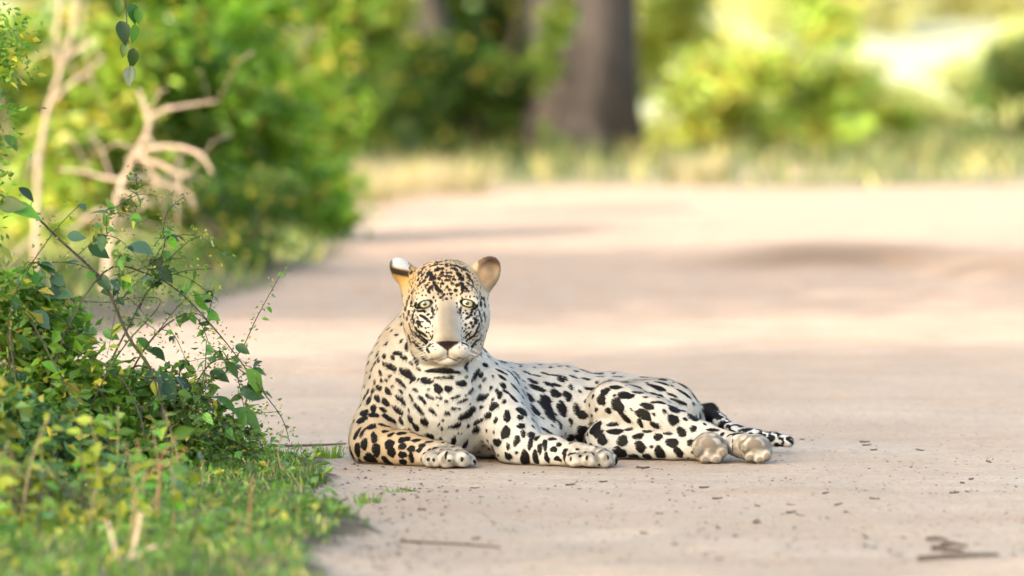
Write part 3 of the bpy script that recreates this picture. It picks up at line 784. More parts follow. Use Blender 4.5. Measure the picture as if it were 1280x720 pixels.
spots(480, 310, 4.8, [                      # the face
 (285,72,50,10,-15),(330,85,40,12),(375,75,22,14,90),(410,75,30,12,10),(450,80,42,15,30),(255,95,42,11,-30),(300,105,52,11,-25),(320,130,28,23),(275,155,34,27,50),(290,182,28,26,-60),
 (240,120,27,13,-50),(215,150,26,14,-60),(375,105,30,14,90),(350,125,17,13,90),(350,150,18,14),(420,105,32,11,30),(430,130,28,15,50),(460,120,48,15,55),(450,160,28,23,60),(465,185,26,23),
 (490,130,32,15,60),(500,160,17,15),(515,185,24,13,70),(375,170,60,10),(330,185,17,14),(420,190,17,14),(380,195,30,10),(350,215,17,12),(410,215,19,12,40),(380,235,15,12),(310,225,20,14,60),
 (320,245,32,18,70),(340,262,20,14),(300,208,17,12),(440,225,19,14),(430,255,19,16),(395,252,15,11),(402,275,17,12),(360,280,15,12),(343,297,17,10,-30),(375,305,11,10),(470,240,42,14,95),(465,213,22,14),
 (492,245,26,14,80),(270,250,30,13,100),(286,235,22,12,90),(215,220,28,13,-60),(240,200,17,16),(205,190,20,11,-60),(165,150,20,12,-60),(210,100,32,11,-40),(170,270,20,11,-60),(150,300,26,11,-70),
 (505,215,22,12,60),(530,230,16,12),(528,200,20,11,60),(550,250,18,10,50),(575,270,16,10,60),(255,225,18,12),(255,175,20,13,-50),(230,165,16,12),(400,150,14,10),(345,100,20,9,-10),(405,125,16,10),(380,150,14,9),
 (140,330,26,13,90),(130,365,28,13,90),(165,330,24,13,80),(188,342,28,13,-50),(150,390,28,14,80),(172,412,26,16,60),(207,450,28,20,40),(140,425,22,13,80),(182,380,22,11,-40),(215,378,42,10,-30),
 (230,410,32,11,30),(252,424,22,10,20),(268,440,22,10,30),(285,418,14,10),(178,442,22,15,60),(160,482,50,11,40),(200,495,52,11,35),(235,515,60,9,25),(200,527,50,12,25),(242,545,62,10,20),
 (280,556,62,8,15),(290,575,70,8,10),(250,570,60,10,20),(205,590,72,20,20),(155,545,42,15,30),(140,592,44,24,50),(120,410,26,11,90),(110,450,26,12,80),(125,490,28,12,60),(225,470,12,9),(250,480,10,8),(200,360,14,9),(240,380,18,8,20),(265,400,16,8),
 (600,310,22,11,80),(605,345,24,12,90),(580,340,26,14,100),(550,360,30,26,-60),(575,400,22,12,110),(600,400,26,12,100),(550,440,26,20,-50),(520,405,16,10,-40),(500,420,24,10,-30),(522,450,15,13),
 (490,460,11,10),(532,472,16,11,-40),(560,482,28,10,-40),(500,522,32,8,-20),(532,532,38,10,-25),(500,552,62,8,-20),(480,572,62,8,-15),(548,510,26,9,-35),(582,430,28,12,110),(606,430,30,9,100),(570,460,24,10,-60),
 (510,480,9,8),(470,480,8,7),(480,500,9,7),(525,385,22,9,-50),(545,395,16,9,-50),(498,395,14,8),(560,300,18,10,60),(585,300,20,10,70),(290,500,8,7),(270,510,8,7),(280,530,8,7),(300,480,8,7),(255,505,8,7),(490,540,8,7),
 (260,610,40,12,30),(520,600,50,12,-25),(540,570,40,9,-30),(575,540,30,8,-50),
])
spots(680, 440, 3.879, [
 (15,270,112,50,90),(85,278,74,43,85),(155,278,58,35,85),(112,212,52,36,75),(55,200,46,33),(75,352,38,21,85),(128,340,32,17,80),(20,155,46,19,10),(185,305,42,37),(180,398,88,58,85),(248,368,66,55,80),(120,420,48,37),
 (230,180,62,25,20),(275,230,44,38,50),(295,190,38,31),(345,170,62,23,12),(355,258,72,56,50),(395,210,82,36,8),(455,195,62,23,8),(440,165,72,20,10),(545,170,92,31,10),(460,135,62,14,10),(570,150,82,18,12),
 (545,210,72,23,5),(555,243,72,17),(500,262,68,29,25),(480,303,82,46,25),(390,318,74,27,40),(310,285,32,21,30),(630,275,62,36),(625,328,60,47,10),(535,355,52,27,30),(465,345,38,21,60),(725,315,60,45,-10),
 (665,388,57,37,40),(722,372,30,28),(835,345,62,27,10),(620,207,52,15,10),(655,240,82,18,10),(680,200,82,18,30),(820,378,62,19,10),(300,145,42,13,5),(360,120,62,14,5),(270,120,42,11,5),(200,130,44,12,5),(140,120,44,11,5),(90,130,44,12,5),(60,160,40,14,8),
 (910,402,36,21),(915,438,46,35),(950,395,46,23,20),(890,345,52,27,30),(770,290,50,18,20),(770,255,50,14,25),(910,470,40,30),
 (330,352,62,21,-5),(345,385,78,27,-12),(280,425,46,40,80),(378,430,57,50),(455,408,56,29,-8),(365,490,70,52,50),(435,508,42,32),(465,460,58,48,70),(500,510,38,28),(552,412,48,31),(560,490,66,48,60),(620,440,62,42),
 (652,490,54,40,60),(708,438,30,25),(265,395,52,23,-40),(410,375,36,14,-5),(500,385,40,14,0),(600,395,40,14,5),
])
spots(420, 480, 6.0, [(690,565,26,22),(732,570,26,18,90),(825,530,46,18,90),(850,575,20,18),(945,565,32,18,90),(875,470,28,14),(740,480,42,14,-15),(790,490,34,14,-20),(700,492,30,13,-20),(905,495,22,12),(660,520,24,14,-30),(640,570,30,16,90),(770,525,20,12),(980,520,24,12,60)])
spots(600, 480, 6.0, [(630,515,32,22),(702,520,32,18,90),(750,540,24,20),(790,510,22,18),(800,552,32,17,90),(845,520,36,17,90),(870,470,24,16),(902,500,42,14,95),(940,490,24,14),(680,560,26,16,60),(600,570,30,20),(640,590,24,18),(730,490,30,14),(960,550,30,12,90)])
bvh = BVHTree.FromPolygons([Vector(v) for v in BV], [tuple(int(i) for i in f) for f in BF])
kd = KDTree(len(BV))
for i, v in enumerate(BV): kd.insert(v, i)
kd.balance()
SPD = np.full(len(BV), 0.02)
cam_p = Vector((0, -CAM_D, CAM_H))
rng = np.random.default_rng(7)
def stamp(c, n, l, w, ang, face=False):
    """an elliptical spot of l x w metres on the skin at c, drawn in the tangent plane"""
    ex = np.array([math.cos(ang), 0, -math.sin(ang)]); ez = np.array([math.sin(ang), 0, math.cos(ang)])
    tu = ex - (ex @ n) * n; tv = ez - (ez @ n) * n
    su, sv = np.linalg.norm(tu), np.linalg.norm(tv)
    if su < .05 or sv < .05: return
    a = l / 2 / max(su, .82); b = w / 2 / max(sv, .82)
    tu /= su; tv = tv - (tv @ tu) * tu; tv /= np.linalg.norm(tv) + 1e-9
    rad = max(a, b) + .012
    ids = np.array([q[1] for q in kd.find_range(c, rad)], int)
    if len(ids) == 0: return
    ids = ids[(BN[ids] @ n) > 0.1]
    q = BV[ids] - c
    x, y = q @ tu, q @ tv
    th = np.arctan2(y / b, x / a)
    ph = rng.uniform(0, 6.28, 3)
    wob = 1 + (.05 if face else .07) * np.sin(2 * th + ph[0]) + (.05 if face else .07) * np.sin(3 * th + ph[1]) + .05 * np.sin(5 * th + ph[2])
    k0 = np.sqrt((x / a) ** 2 + (y / b) ** 2) / wob
    k1 = np.sqrt((x / a ** 2) ** 2 + (y / b ** 2) ** 2) + 1e-6
    d = k0 * (k0 - 1) / k1
    d = np.where(k0 < 1e-3, -b, d)
    np.minimum.at(SPD, ids, np.clip(d, -.02, .02))
taken = []
for (px, py, l, w, a) in SP:
    q = Vector(P(px, py, 0)); dr = (q - cam_p).normalized()
    hit, nor, fi, dist = bvh.ray_cast(cam_p, dr)
    if hit is None: continue
    hit = np.array(hit); nor = np.array(nor)
    face = l < 14 and py < 450
    if not face and py > 452 and np.linalg.norm(hit - H(0, -.09, -.11)) < .05: continue
    gr = 1.22 if face else (1.28 if l < 12 else 1.10)
    ad = 1.3 if face else 0.0
    stamp(hit, nor, (l * gr + ad) / 486, (w * gr + ad) / 486, R(a), face)
    taken.append(hit)
# the sides the photograph does not show carry the same kind of spots
tk = KDTree(len(taken) + 4000); 
pts = list(taken)
order = rng.permutation(len(BV))
cell = {}
def near(c, r):
    k = tuple(np.floor(c / .05).astype(int))
    for i in (-1, 0, 1):
        for j in (-1, 0, 1):
            for l_ in (-1, 0, 1):
                for q in cell.get((k[0] + i, k[1] + j, k[2] + l_), ()):
                    if ((q - c) ** 2).sum() < r * r: return True
    return False
def put(c): cell.setdefault(tuple(np.floor(c / .05).astype(int)), []).append(c)
for c in taken: put(c)
for i in order[:45000]:
    c = BV[i]; n = BN[i]
    if c[2] < .008: continue
    v = np.array(cam_p) - c; v /= np.linalg.norm(v)
    facing = n @ v
    hd = HEADW[i] > .5
    front = False
    if facing > .25:
        hit, nor, fi, dist = bvh.ray_cast(cam_p, Vector(-v))
        if hit is not None and (np.array(hit) - c) @ (np.array(hit) - c) < 1e-4: front = True
    if front:
        if not hd:
            if HEADW[i] < .1 and not near(c, .027):
                put(c); s_ = rng.uniform(.007, .011); stamp(c, n, s_ * rng.uniform(1, 1.5), s_, rng.uniform(0, 3.14))
            continue
        a_, b_, c_ = HL[i]
        if (abs(a_) < .021 + .10 * max(-c_, 0) and c_ < .036) or c_ < -.085 or a_ > .093 or a_ < -.095: continue
        if math.hypot((abs(a_) - .0545) / 1.5, c_ - .0265) < .017: continue
        if near(c, .0086): continue
        put(c); stamp(c, n, rng.uniform(.0055, .0095), rng.uniform(.0038, .0056), math.atan2(-(c_ + .06), a_) + rng.normal(0, .5), True); continue
    r = .016 if hd else .036
    if near(c, r): continue
    put(c)
    s = (.007 if hd else rng.uniform(.015, .024))
    stamp(c, n, s * rng.uniform(1, 1.5), s, rng.uniform(0, 3.14), hd)

# ---- coat colours (albedo)
def ss(x, a, b):
    t = np.clip((x - a) / (b - a), 0, 1); return t * t * (3 - 2 * t)
white = np.array([.42, .40, .365]); tanc = np.array([.40, .275, .15]); grey = np.array([.165, .134, .100])
tn = np.clip(TAN + .25 * ss(BN[:, 2], .5, 1) * (1 - HEADW), 0, 1)
# face: pale sides, warm crown, grey-tan bridge
hx, hy, hz = HL[:, 0], HL[:, 1], HL[:, 2]
fw = ss(HEADW, .4, .7)
tn = tn * (1 - fw) + fw * (.72 * ss(hz, .00, .09) + .24 + .35 * ss(-hx, .06, .1))
for px, py, Y, rad, am in ((494, 428, .24, .055, .75), (478, 470, .22, .07, .35), (470, 520, .16, .06, .35)):
    tn = np.maximum(tn, am * np.exp(-((BV - P(px, py, Y)) ** 2).sum(1) / rad ** 2) * (1 - fw))
COLR = white + (tanc - white) * tn[:, None]
bridge = fw * ss(-np.abs(hx), -.042, -.006) * ss(hz, -.075, -.055) * ss(-hz, -.085, -.005) * ss(-hy, .02, .05)
COLR = COLR + (grey - COLR) * (bridge * .9)[:, None]
# eye surrounds: white patch below and above, dark rim
def dist_head(x, z): return np.sqrt((np.abs(hx) - x) ** 2 + (hz - z) ** 2)
SKIN = np.zeros(len(BV))        # dark bare skin, 0..1
for s in (-1, 1):
    ca, sa = math.cos(R(16 * s)), math.sin(R(16 * s))
    x = hx - s * .0545; z = hz - .0265
    u = x * ca - z * sa * -1 * -1; v = x * sa + z * ca
    e = np.sqrt((u / .0215) ** 2 + (v / .0112) ** 2)
    rim = fw * (1 - ss(e, .95, 1.08)) * ss(-hy, .02, .04)
    SKIN = np.maximum(SKIN, rim)
    patch = fw * (1 - ss(e, 1.3, 2.1)) * ss(-hy, .02, .04)
    COLR += (white * 1.05 - COLR) * (patch * .45)[:, None]
    # tear mark from the inner corner
    tx = 1.35 * np.abs(hx - s * (.037 - .0035 * (.018 - hz) / .02)); seg = ss(hz, -.006, .004) * (1 - ss(hz, .016, .026))
    SKIN = np.maximum(SKIN, fw * (1 - ss(tx, .003, .006)) * seg * ss(-hy, .03, .05))
# nose leather
nx = np.abs(hx); nzt = -.0600 - .16 * nx; nzb = -.0890 + nx * .74
nose = fw * ss(-hy, .108, .118) * ss(hz - nzb, -.001, .0015) * ss(nzt - hz, -.0015, .001) * (nx < .040)
# mouth line
mouth = fw * ss(-hy, .06, .08) * np.maximum(
    (1 - ss(np.abs(hx), .0012, .003)) * ss(-hz, .083, .086) * ss(hz, -.106, -.101),
    (1 - ss(np.abs(hz + .1045 + np.clip(nx, 0, .026) * .42), .0012, .0030)) * (1 - ss(nx, .018, .032)))
SKIN = np.maximum(SKIN, mouth * .95)
# ears: black and white back of the turned ear, tan inside of the other
eL = BV - EARL; eLd = np.linalg.norm(eL, axis=1)
eLl = eL @ HR
earL = (eLd < .06) & (hx < -.092)
t = ss(-eLl[:, 0] + .0 * eLl[:, 2], -.012, -.002) * (eLd < .06)
# pale patch, dark bar below it, dark rim
bar = earL * ss(eLl[:, 2] + .25 * eLl[:, 0], -.020, -.014) * (1 - ss(eLl[:, 2] + .25 * eLl[:, 0], -.003, .004)) * (hx < -.085)
pale = earL * ss(eLl[:, 2] + .25 * eLl[:, 0], -.003, .004)
COLR += (np.array([.42, .42, .42]) - COLR) * (pale * .9)[:, None]
SKIN = np.maximum(SKIN, bar * .95)
SKIN = np.maximum(SKIN, earL * ss(-eLl[:, 0], .018, .026) * .85)
eR = (BV - EARR) @ HR
earR = np.linalg.norm(eR, axis=1) < .058
inner = earR * ss(BN @ (HR @ np.array([0, -1., 0])), -.2, .4) * (hx > .085)
COLR += (np.array([.13, .072, .042]) - COLR) * (inner * (.45 + .5 * ss(eR[:, 2], -.01, .025)))[:, None]
SKIN = np.maximum(SKIN, inner * ss(eR[:, 2] + eR[:, 0] * .5, .024, .034) * .5)
SPD[earR] = .02; SPD[earL & (hx < -.095)] = .02
# soles: grey-brown pads
PADS = np.zeros(len(BV))
for px, py, Y in ((887, 560, .135), (945, 561, .125)):
    c = P(px, py, Y); d = np.abs(BV - c)
    SPD[(d[:, 0] < .058) & (d[:, 2] < .055) & (BV[:, 1] < Y + .03)] = .02
for q, r in TOES:
    d = BV - (q + np.array([0, -r, -.002]))
    PADS = np.maximum(PADS, 1 - ss(np.sqrt((d[:, 0] / .0085) ** 2 + (d[:, 2] / .010) ** 2 + (d[:, 1] / .02) ** 2), .75, 1.15))
for q in MAINP:
    d = BV - q
    PADS = np.maximum(PADS, 1 - ss(np.sqrt((d[:, 0] / .021) ** 2 + (d[:, 2] / .0125) ** 2 + (d[:, 1] / .03) ** 2), .75, 1.15))
# tail: black with pale bands near the tip
tp = np.array([P(*q[:3]) for q in tl]); tdir = tp[-1] - tp[3]; tdir /= np.linalg.norm(tdir)
tt = (BV - tp[2]) @ tdir
dmin = np.min([sd_cone(BV, tp[i], tp[i + 1], tl[i][3], tl[i + 1][3]) for i in range(1, len(tl) - 1)], axis=0)
tailm = (dmin < .006) & (BV[:, 1] > .36) & (BV[:, 0] > P(880, 0, .5)[0])
_j = .012 * np.sin(BV @ np.array([90., 60, 150])) + .006 * np.sin(BV @ np.array([-160., 210, 120]))
band = np.where(tt + _j < .025, -.006, (np.abs(((tt + _j - .085) / .033) % 1.0 - .5) - .29) * .033)
SPD[tailm] = np.clip(band[tailm] + .15 * 0, -.01, .01)
COLR[tailm] = np.array([.42, .41, .40])
COLR += (np.array([.15, .12, .095]) - COLR) * (PADS * .7)[:, None]
# dust on the paws
_m = np.zeros(len(BV))
for _ in range(20):
    kv = _g.normal(0, 1, 3); kv *= _g.uniform(120, 380) / np.linalg.norm(kv)
    _m += np.sin(BV @ kv + _g.uniform(0, 6.28)) / 20 ** .5
for px, py, Y in ((562, 573, -.03), (742, 574, -.01), (887, 560, .11), (945, 561, .10)):
    c = P(px, py, Y); w = np.exp(-((BV - c) ** 2).sum(1) / .058 ** 2)
    w = np.clip(w * 1.6, 0, 1) * (.68 + .45 * np.clip(_m, -1, 1.2))
    COLR += (np.array([.13, .112, .088]) - COLR) * np.clip(w, 0, .92)[:, None]
SPD[nose > .2] = .02; SPD[SKIN > .35] = np.minimum(SPD[SKIN > .35], .02)
muzz = fw * ss(-hy, .085, .10) * ss(hz, -.078, -.072) * (nx < .034)
SPD[muzz > .4] = .02

# ---- the body mesh
body_me = np_mesh('body', BV, BF)
def fattr(me, name, arr):
    a = me.attributes.new(name, 'FLOAT', 'POINT'); a.data.foreach_set('value', np.asarray(arr, np.float32))
def cattr(me, name, arr):
    a = me.color_attributes.new(name, 'FLOAT_COLOR', 'POINT')
    a.data.foreach_set('color', np.concatenate([np.asarray(arr, np.float32), np.ones((len(arr), 1), np.float32)], 1).ravel())
cattr(body_me, 'coat', np.clip(COLR, 0, 1)); fattr(body_me, 'spot', SPD); fattr(body_me, 'skin', SKIN); fattr(body_me, 'nose', nose); fattr(body_me, 'pad', PADS)

def coat_material():
    m, nt, out = new_mat('leopard_coat')
    b = N(nt, 'ShaderNodeBsdfPrincipled', i_Roughness=.62)
    b.inputs['Specular IOR Level'].default_value = .12
    at = lambda n: N(nt, 'ShaderNodeAttribute', attribute_name=n)
    tc = N(nt, 'ShaderNodeTexCoord')
    nz = N(nt, 'ShaderNodeTexNoise', i_Scale=260.0, i_Detail=3.0); nt.links.new(tc.outputs['Object'], nz.inputs['Vector'])
    nz2 = N(nt, 'ShaderNodeTexNoise', i_Scale=45.0, i_Detail=4.0); nt.links.new(tc.outputs['Object'], nz2.inputs['Vector'])
    ad = N(nt, 'ShaderNodeMath', operation='MULTIPLY_ADD'); ad.inputs[1].default_value = .0050
    nt.links.new(nz.outputs[0], ad.inputs[0]); sp = at('spot'); nt.links.new(sp.outputs['Fac'], ad.inputs[2])
    mr = N(nt, 'ShaderNodeMapRange', interpolation_type='SMOOTHSTEP'); mr.inputs[1].default_value = .0012; mr.inputs[2].default_value = .0036
    mr.inputs[3].default_value = 1; mr.inputs[4].default_value = 0
    nt.links.new(ad.outputs[0], mr.inputs[0])
    var = N(nt, 'ShaderNodeMapRange'); var.inputs[1].default_value = .25; var.inputs[2].default_value = .75; var.inputs[3].default_value = .80; var.inputs[4].default_value = 1.08
    nt.links.new(nz2.outputs[0], var.inputs[0])
    mul = N(nt, 'ShaderNodeMix', data_type='RGBA', blend_type='MULTIPLY'); mul.inputs[0].default_value = 1
    nt.links.new(at('coat').outputs['Color'], mul.inputs[6]); nt.links.new(var.outputs[0], mul.inputs[7])
    def mix(fac, a, col):
        x = N(nt, 'ShaderNodeMix', data_type='RGBA'); nt.links.new(fac, x.inputs[0]); nt.links.new(a, x.inputs[6]); x.inputs[7].default_value = (*col, 1)
        return x.outputs[2]
    c = mix(mr.outputs[0], mul.outputs[2], (.0045, .004, .004))
    c = mix(at('skin').outputs['Fac'], c, (.010, .007, .007))
    c = mix(at('nose').outputs['Fac'], c, (.022, .013, .014))
    c = mix(at('pad').outputs['Fac'], c, (.135, .108, .086))
    nt.links.new(c, b.inputs['Base Color'])
    bp = N(nt, 'ShaderNodeBump', i_Strength=.35, i_Distance=.002); nt.links.new(nz.outputs[0], bp.inputs['Height']); nt.links.new(bp.outputs[0], b.inputs['Normal'])
    nt.links.new(b.outputs[0], out.inputs[0])
    return m

leopard = empty('leopard', tuple(P(640, 575, .2) * np.array([1, 1, 0])))
tag(leopard, 'spotted leopard lying on the sandy track with raised head and crossed-over forelegs', 'leopard')
leopard['label'] = 'spotted leopard lying on the sandy track, head raised towards the camera'
body = link('body', body_me, coat_material(), leopard)

# ---- eyes
def eye_material():
    m, nt, out = new_mat('leopard_eye')
    tc = N(nt, 'ShaderNodeTexCoord')
    sx = N(nt, 'ShaderNodeSeparateXYZ'); nt.links.new(tc.outputs['Object'], sx.inputs[0])
    cx = N(nt, 'ShaderNodeCombineXYZ'); nt.links.new(sx.outputs[0], cx.inputs[0]); nt.links.new(sx.outputs[2], cx.inputs[2])
    ln = N(nt, 'ShaderNodeVectorMath', operation='LENGTH'); nt.links.new(cx.outputs[0], ln.inputs[0])
    mul = N(nt, 'ShaderNodeMath', operation='MULTIPLY'); mul.inputs[1].default_value = 1 / .02; nt.links.new(ln.outputs['Value'], mul.inputs[0])
    cr = N(nt, 'ShaderNodeValToRGB'); nt.links.new(mul.outputs[0], cr.inputs[0])
    e = cr.color_ramp.elements
    e[0].position = .0; e[0].color = (.005, .005, .005, 1); e[1].position = .23; e[1].color = (.008, .008, .006, 1)
    for p, c in ((.27, (.27, .26, .15)), (.45, (.33, .32, .20)), (.62, (.27, .27, .18)), (.68, (.05, .05, .03)), (.80, (.02, .016, .014))):
        q = e.new(p); q.color = (*c, 1)
    b = N(nt, 'ShaderNodeBsdfPrincipled', i_Roughness=.08); b.inputs['Coat Weight'].default_value = .6
    nt.links.new(cr.outputs[0], b.inputs['Base Color']); nt.links.new(b.outputs[0], out.inputs[0])
    return m
emat = eye_material()
def sphere_mesh(name, r, seg=32, ring=20):
    bm = bmesh.new(); bmesh.ops.create_uvsphere(bm, u_segments=seg, v_segments=ring, radius=r)
    me = bpy.data.meshes.new(name); bm.to_mesh(me); bm.free()
    for p in me.polygons: p.use_smooth = True
    return me
eye_me = sphere_mesh('eye', .0200)
eye_me.materials.append(emat)
for s in (-1, 1):
    o = link('eye', eye_me, None, leopard)
    o.matrix_parent_inverse = Matrix()
    o.location = Vector(H(s * .0545, -.0545, .0262)) - Vector(leopard.location)

# ---- fur: short blades lying along the coat, coloured by the marking at their root
def build_fur(n_hair, seed=3):
    g = np.random.default_rng(seed)
    tri = np.concatenate([BF[:, [0, 1, 2]], BF[:, [0, 2, 3]]])
    ar = np.linalg.norm(np.cross(BV[tri[:, 1]] - BV[tri[:, 0]], BV[tri[:, 2]] - BV[tri[:, 0]]), axis=1)
    dens = ar * (1 + 1.6 * ss(HEADW[tri[:, 0]], .3, .7))
    dens[(BV[tri[:, 0], 2] < .004)] = 0
    dens[(nose[tri[:, 0]] > .2)] = 0; dens *= 1 - .75 * PADS[tri[:, 0]]
    pick = g.choice(len(tri), n_hair, p=dens / dens.sum())
    T = tri[pick]
    u, v = g.random(n_hair), g.random(n_hair); f = u + v > 1; u[f] = 1 - u[f]; v[f] = 1 - v[f]
    w = np.stack([1 - u - v, u, v], 1)
    bl = lambda A: (A[T] * (w[..., None] if A.ndim == 2 else w)).sum(1)
    p, n, fl = bl(BV), bl(BN), bl(FL)
    L = bl(HAIR) * g.uniform(.55, 1.2, n_hair)
    sp = bl(SPD) + g.normal(0, .0009, n_hair); sk = bl(SKIN)
    col = bl(COLR)
    n /= np.linalg.norm(n, axis=1)[:, None]
    for _ in range(6):
        kv = g.normal(0, 1, 3) * 90
        fl += g.normal(0, .16, 3) * np.sin(p @ kv + g.uniform(0, 6.28))[:, None]
    fl += g.normal(0, .22, fl.shape); fl -= (fl * n).sum(1)[:, None] * n; fl /= np.linalg.norm(fl, axis=1)[:, None] + 1e-9
    lift = g.uniform(.12, .50, n_hair)[:, None]
    tip = p + L[:, None] * (fl * np.sqrt(1 - lift ** 2) + n * lift)
    tip[:, 2] = np.maximum(tip[:, 2], .002)
    side = np.cross(n, fl); wd = (.00032 + .00030 * g.random(n_hair) + L * .02)[:, None]
    root = p - n * .0006
    V = np.stack([root + side * wd, root - side * wd, tip], 1).reshape(-1, 3)
    Fc = np.arange(len(V)).reshape(-1, 3)
    col = col * g.uniform(.72, 1.14, n_hair)[:, None]
    dark = np.array([.0045, .004, .004])
    k = ss(-sp, -.0010, .0006)[:, None]
    col = col * (1 - k) + dark * k
    col = col * (1 - sk[:, None]) + np.array([.010, .007, .007]) * sk[:, None]
    me = np_mesh('fur', V, Fc)
    cattr(me, 'coat', np.repeat(np.clip(col, 0, 1), 3, 0))
    # shade the blades like the skin under them
    nn = np.repeat(n, 3, 0).astype(np.float32)
    me.normals_split_custom_set_from_vertices(nn.tolist() if False else nn)
    m, nt, out = new_mat('leopard_fur')
    at = N(nt, 'ShaderNodeAttribute', attribute_name='coat')
    b = N(nt, 'ShaderNodeBsdfPrincipled', i_Roughness=.6); b.inputs['Specular IOR Level'].default_value = .12
    nt.links.new(at.outputs['Color'], b.inputs['Base Color']); nt.links.new(b.outputs[0], out.inputs[0])
    o = link('fur', me, m, leopard); o['kind'] = 'stuff'
    return o
build_fur(260000)

# ---- whiskers
def whisker_mesh():
    V, Fc = [], []
    g = random.Random(5)
    for s in (-1, 1):
        for r_ in range(4):
            for c_ in range(3):
                x, y, z = s * (.030 + .008 * c_), -.128 + .012 * c_, -.078 - .007 * r_
                a = Vector(H(x, y, z)); dx = s * g.uniform(.05, .085)
                d = Vector(HR @ np.array([dx, g.uniform(-.01, .03), g.uniform(-.03, .004)]))
                base = len(V); 
                for k in range(6):
                    t = k / 5; c = a + d * t + Vector((0, .01 * t * t, -.018 * t * t)); rr = .0003 * (1 - .8 * t)
                    for q in range(3):
                        an = q * 2.094; V.append(tuple(c + Vector((0, math.cos(an) * rr, math.sin(an) * rr))))
                for k in range(5):
                    for q in range(3):
                        i0 = base + k * 3 + q; i1 = base + k * 3 + (q + 1) % 3
                        Fc.append((i0, i1, i1 + 3, i0 + 3))
    return np_mesh('whiskers', V, Fc)
wm, nt, out = new_mat('whisker'); b = N(nt, 'ShaderNodeBsdfPrincipled', i_Base_Color=(.85, .83, .8, 1), i_Roughness=.4); nt.links.new(b.outputs[0], out.inputs[0])
link('whiskers', whisker_mesh(), wm, leopard)['kind'] = 'stuff'
# ================================================================== plants beside the leopard
def leaf_mesh(name, mat, L_=1.0, W_=.62, bend=.18, fold=.10, notch=0.0):
    """one ovate leaf blade, base at the origin, along +Y"""
    ts = [0, .12, .28, .46, .64, .82, 1.0]; ws = [.10, .62, .95, 1.0, .80, .45, .03]
    V, Fc = [], []
    for t, w in zip(ts, ws):
        z = -bend * t * t
        V += [(-w * W_ / 2, t * L_ - notch * (1 - t) * .1, z + fold * w), (0, t * L_, z), (w * W_ / 2, t * L_ - notch * (1 - t) * .1, z + fold * w)]
    for i in range(len(ts) - 1):
        a = i * 3
        Fc += [(a, a + 1, a + 4, a + 3), (a + 1, a + 2, a + 5, a + 4)]
    me = poly_mesh(name, V, Fc); me.materials.append(mat); return me
LM = [leaf_mesh('leaf', leaf_material('leaf_' + n, .38, False, c, r), 1, w, bd) for n, c, r, w, bd in (
    ('deep_green', (.020, .056, .010), .35, .62, .22), ('mid_green', (.055, .13, .018), .4, .58, .15), ('blue_green', (.050, .105, .060), .3, .66, .10), ('yellow_green', (.24, .28, .03), .5, .6, .25), ('fresh_green', (.10, .22, .022), .4, .55, .3))]

def smooth_line(pts, sub=5):
    pts = [np.array(p, float) for p in pts]; out = []
    for i in range(len(pts) - 1):
        p0 = pts[max(i - 1, 0)]; p1 = pts[i]; p2 = pts[i + 1]; p3 = pts[min(i + 2, len(pts) - 1)]
        for k in range(sub):
            t = k / sub
            out.append(.5 * ((2 * p1) + (-p0 + p2) * t + (2 * p0 - 5 * p1 + 4 * p2 - p3) * t * t + (-p0 + 3 * p1 - 3 * p2 + p3) * t ** 3))
    out.append(pts[-1]); return out

def stem_part(name, parent, pts, r0, r1, mat, sub=5, sides=6):
    q = smooth_line(pts, sub); n = len(q)
    V, Fc = [], []; tube(V, Fc, q, [r0 + (r1 - r0) * i / (n - 1) for i in range(n)], sides)
    link(name, poly_mesh(name, V, Fc), mat, parent); return q

def put_leaf(parent, p, size, mi, g, face=.5, dr=None):
    o = bpy.data.objects.new('leaf', LM[mi]); COL.objects.link(o); o.parent = parent
    d = Vector(dr) if dr is not None else Vector((g.gauss(.2, .8), g.gauss(-.1, .7), g.gauss(-.35, .5)))
    d.normalize()
    nrm = Vector((g.gauss(0, .45), -face + g.gauss(0, .35), .75 + g.gauss(0, .3))).normalized()
    x = d.cross(nrm).normalized(); z = x.cross(d)
    M = Matrix((x, d, z)).transposed()
    o.rotation_euler = M.to_euler(); o.scale = (size, size, size * g.uniform(.7, 1.2))
    o.location = Vector(p) - Vector(parent.location)
    return o

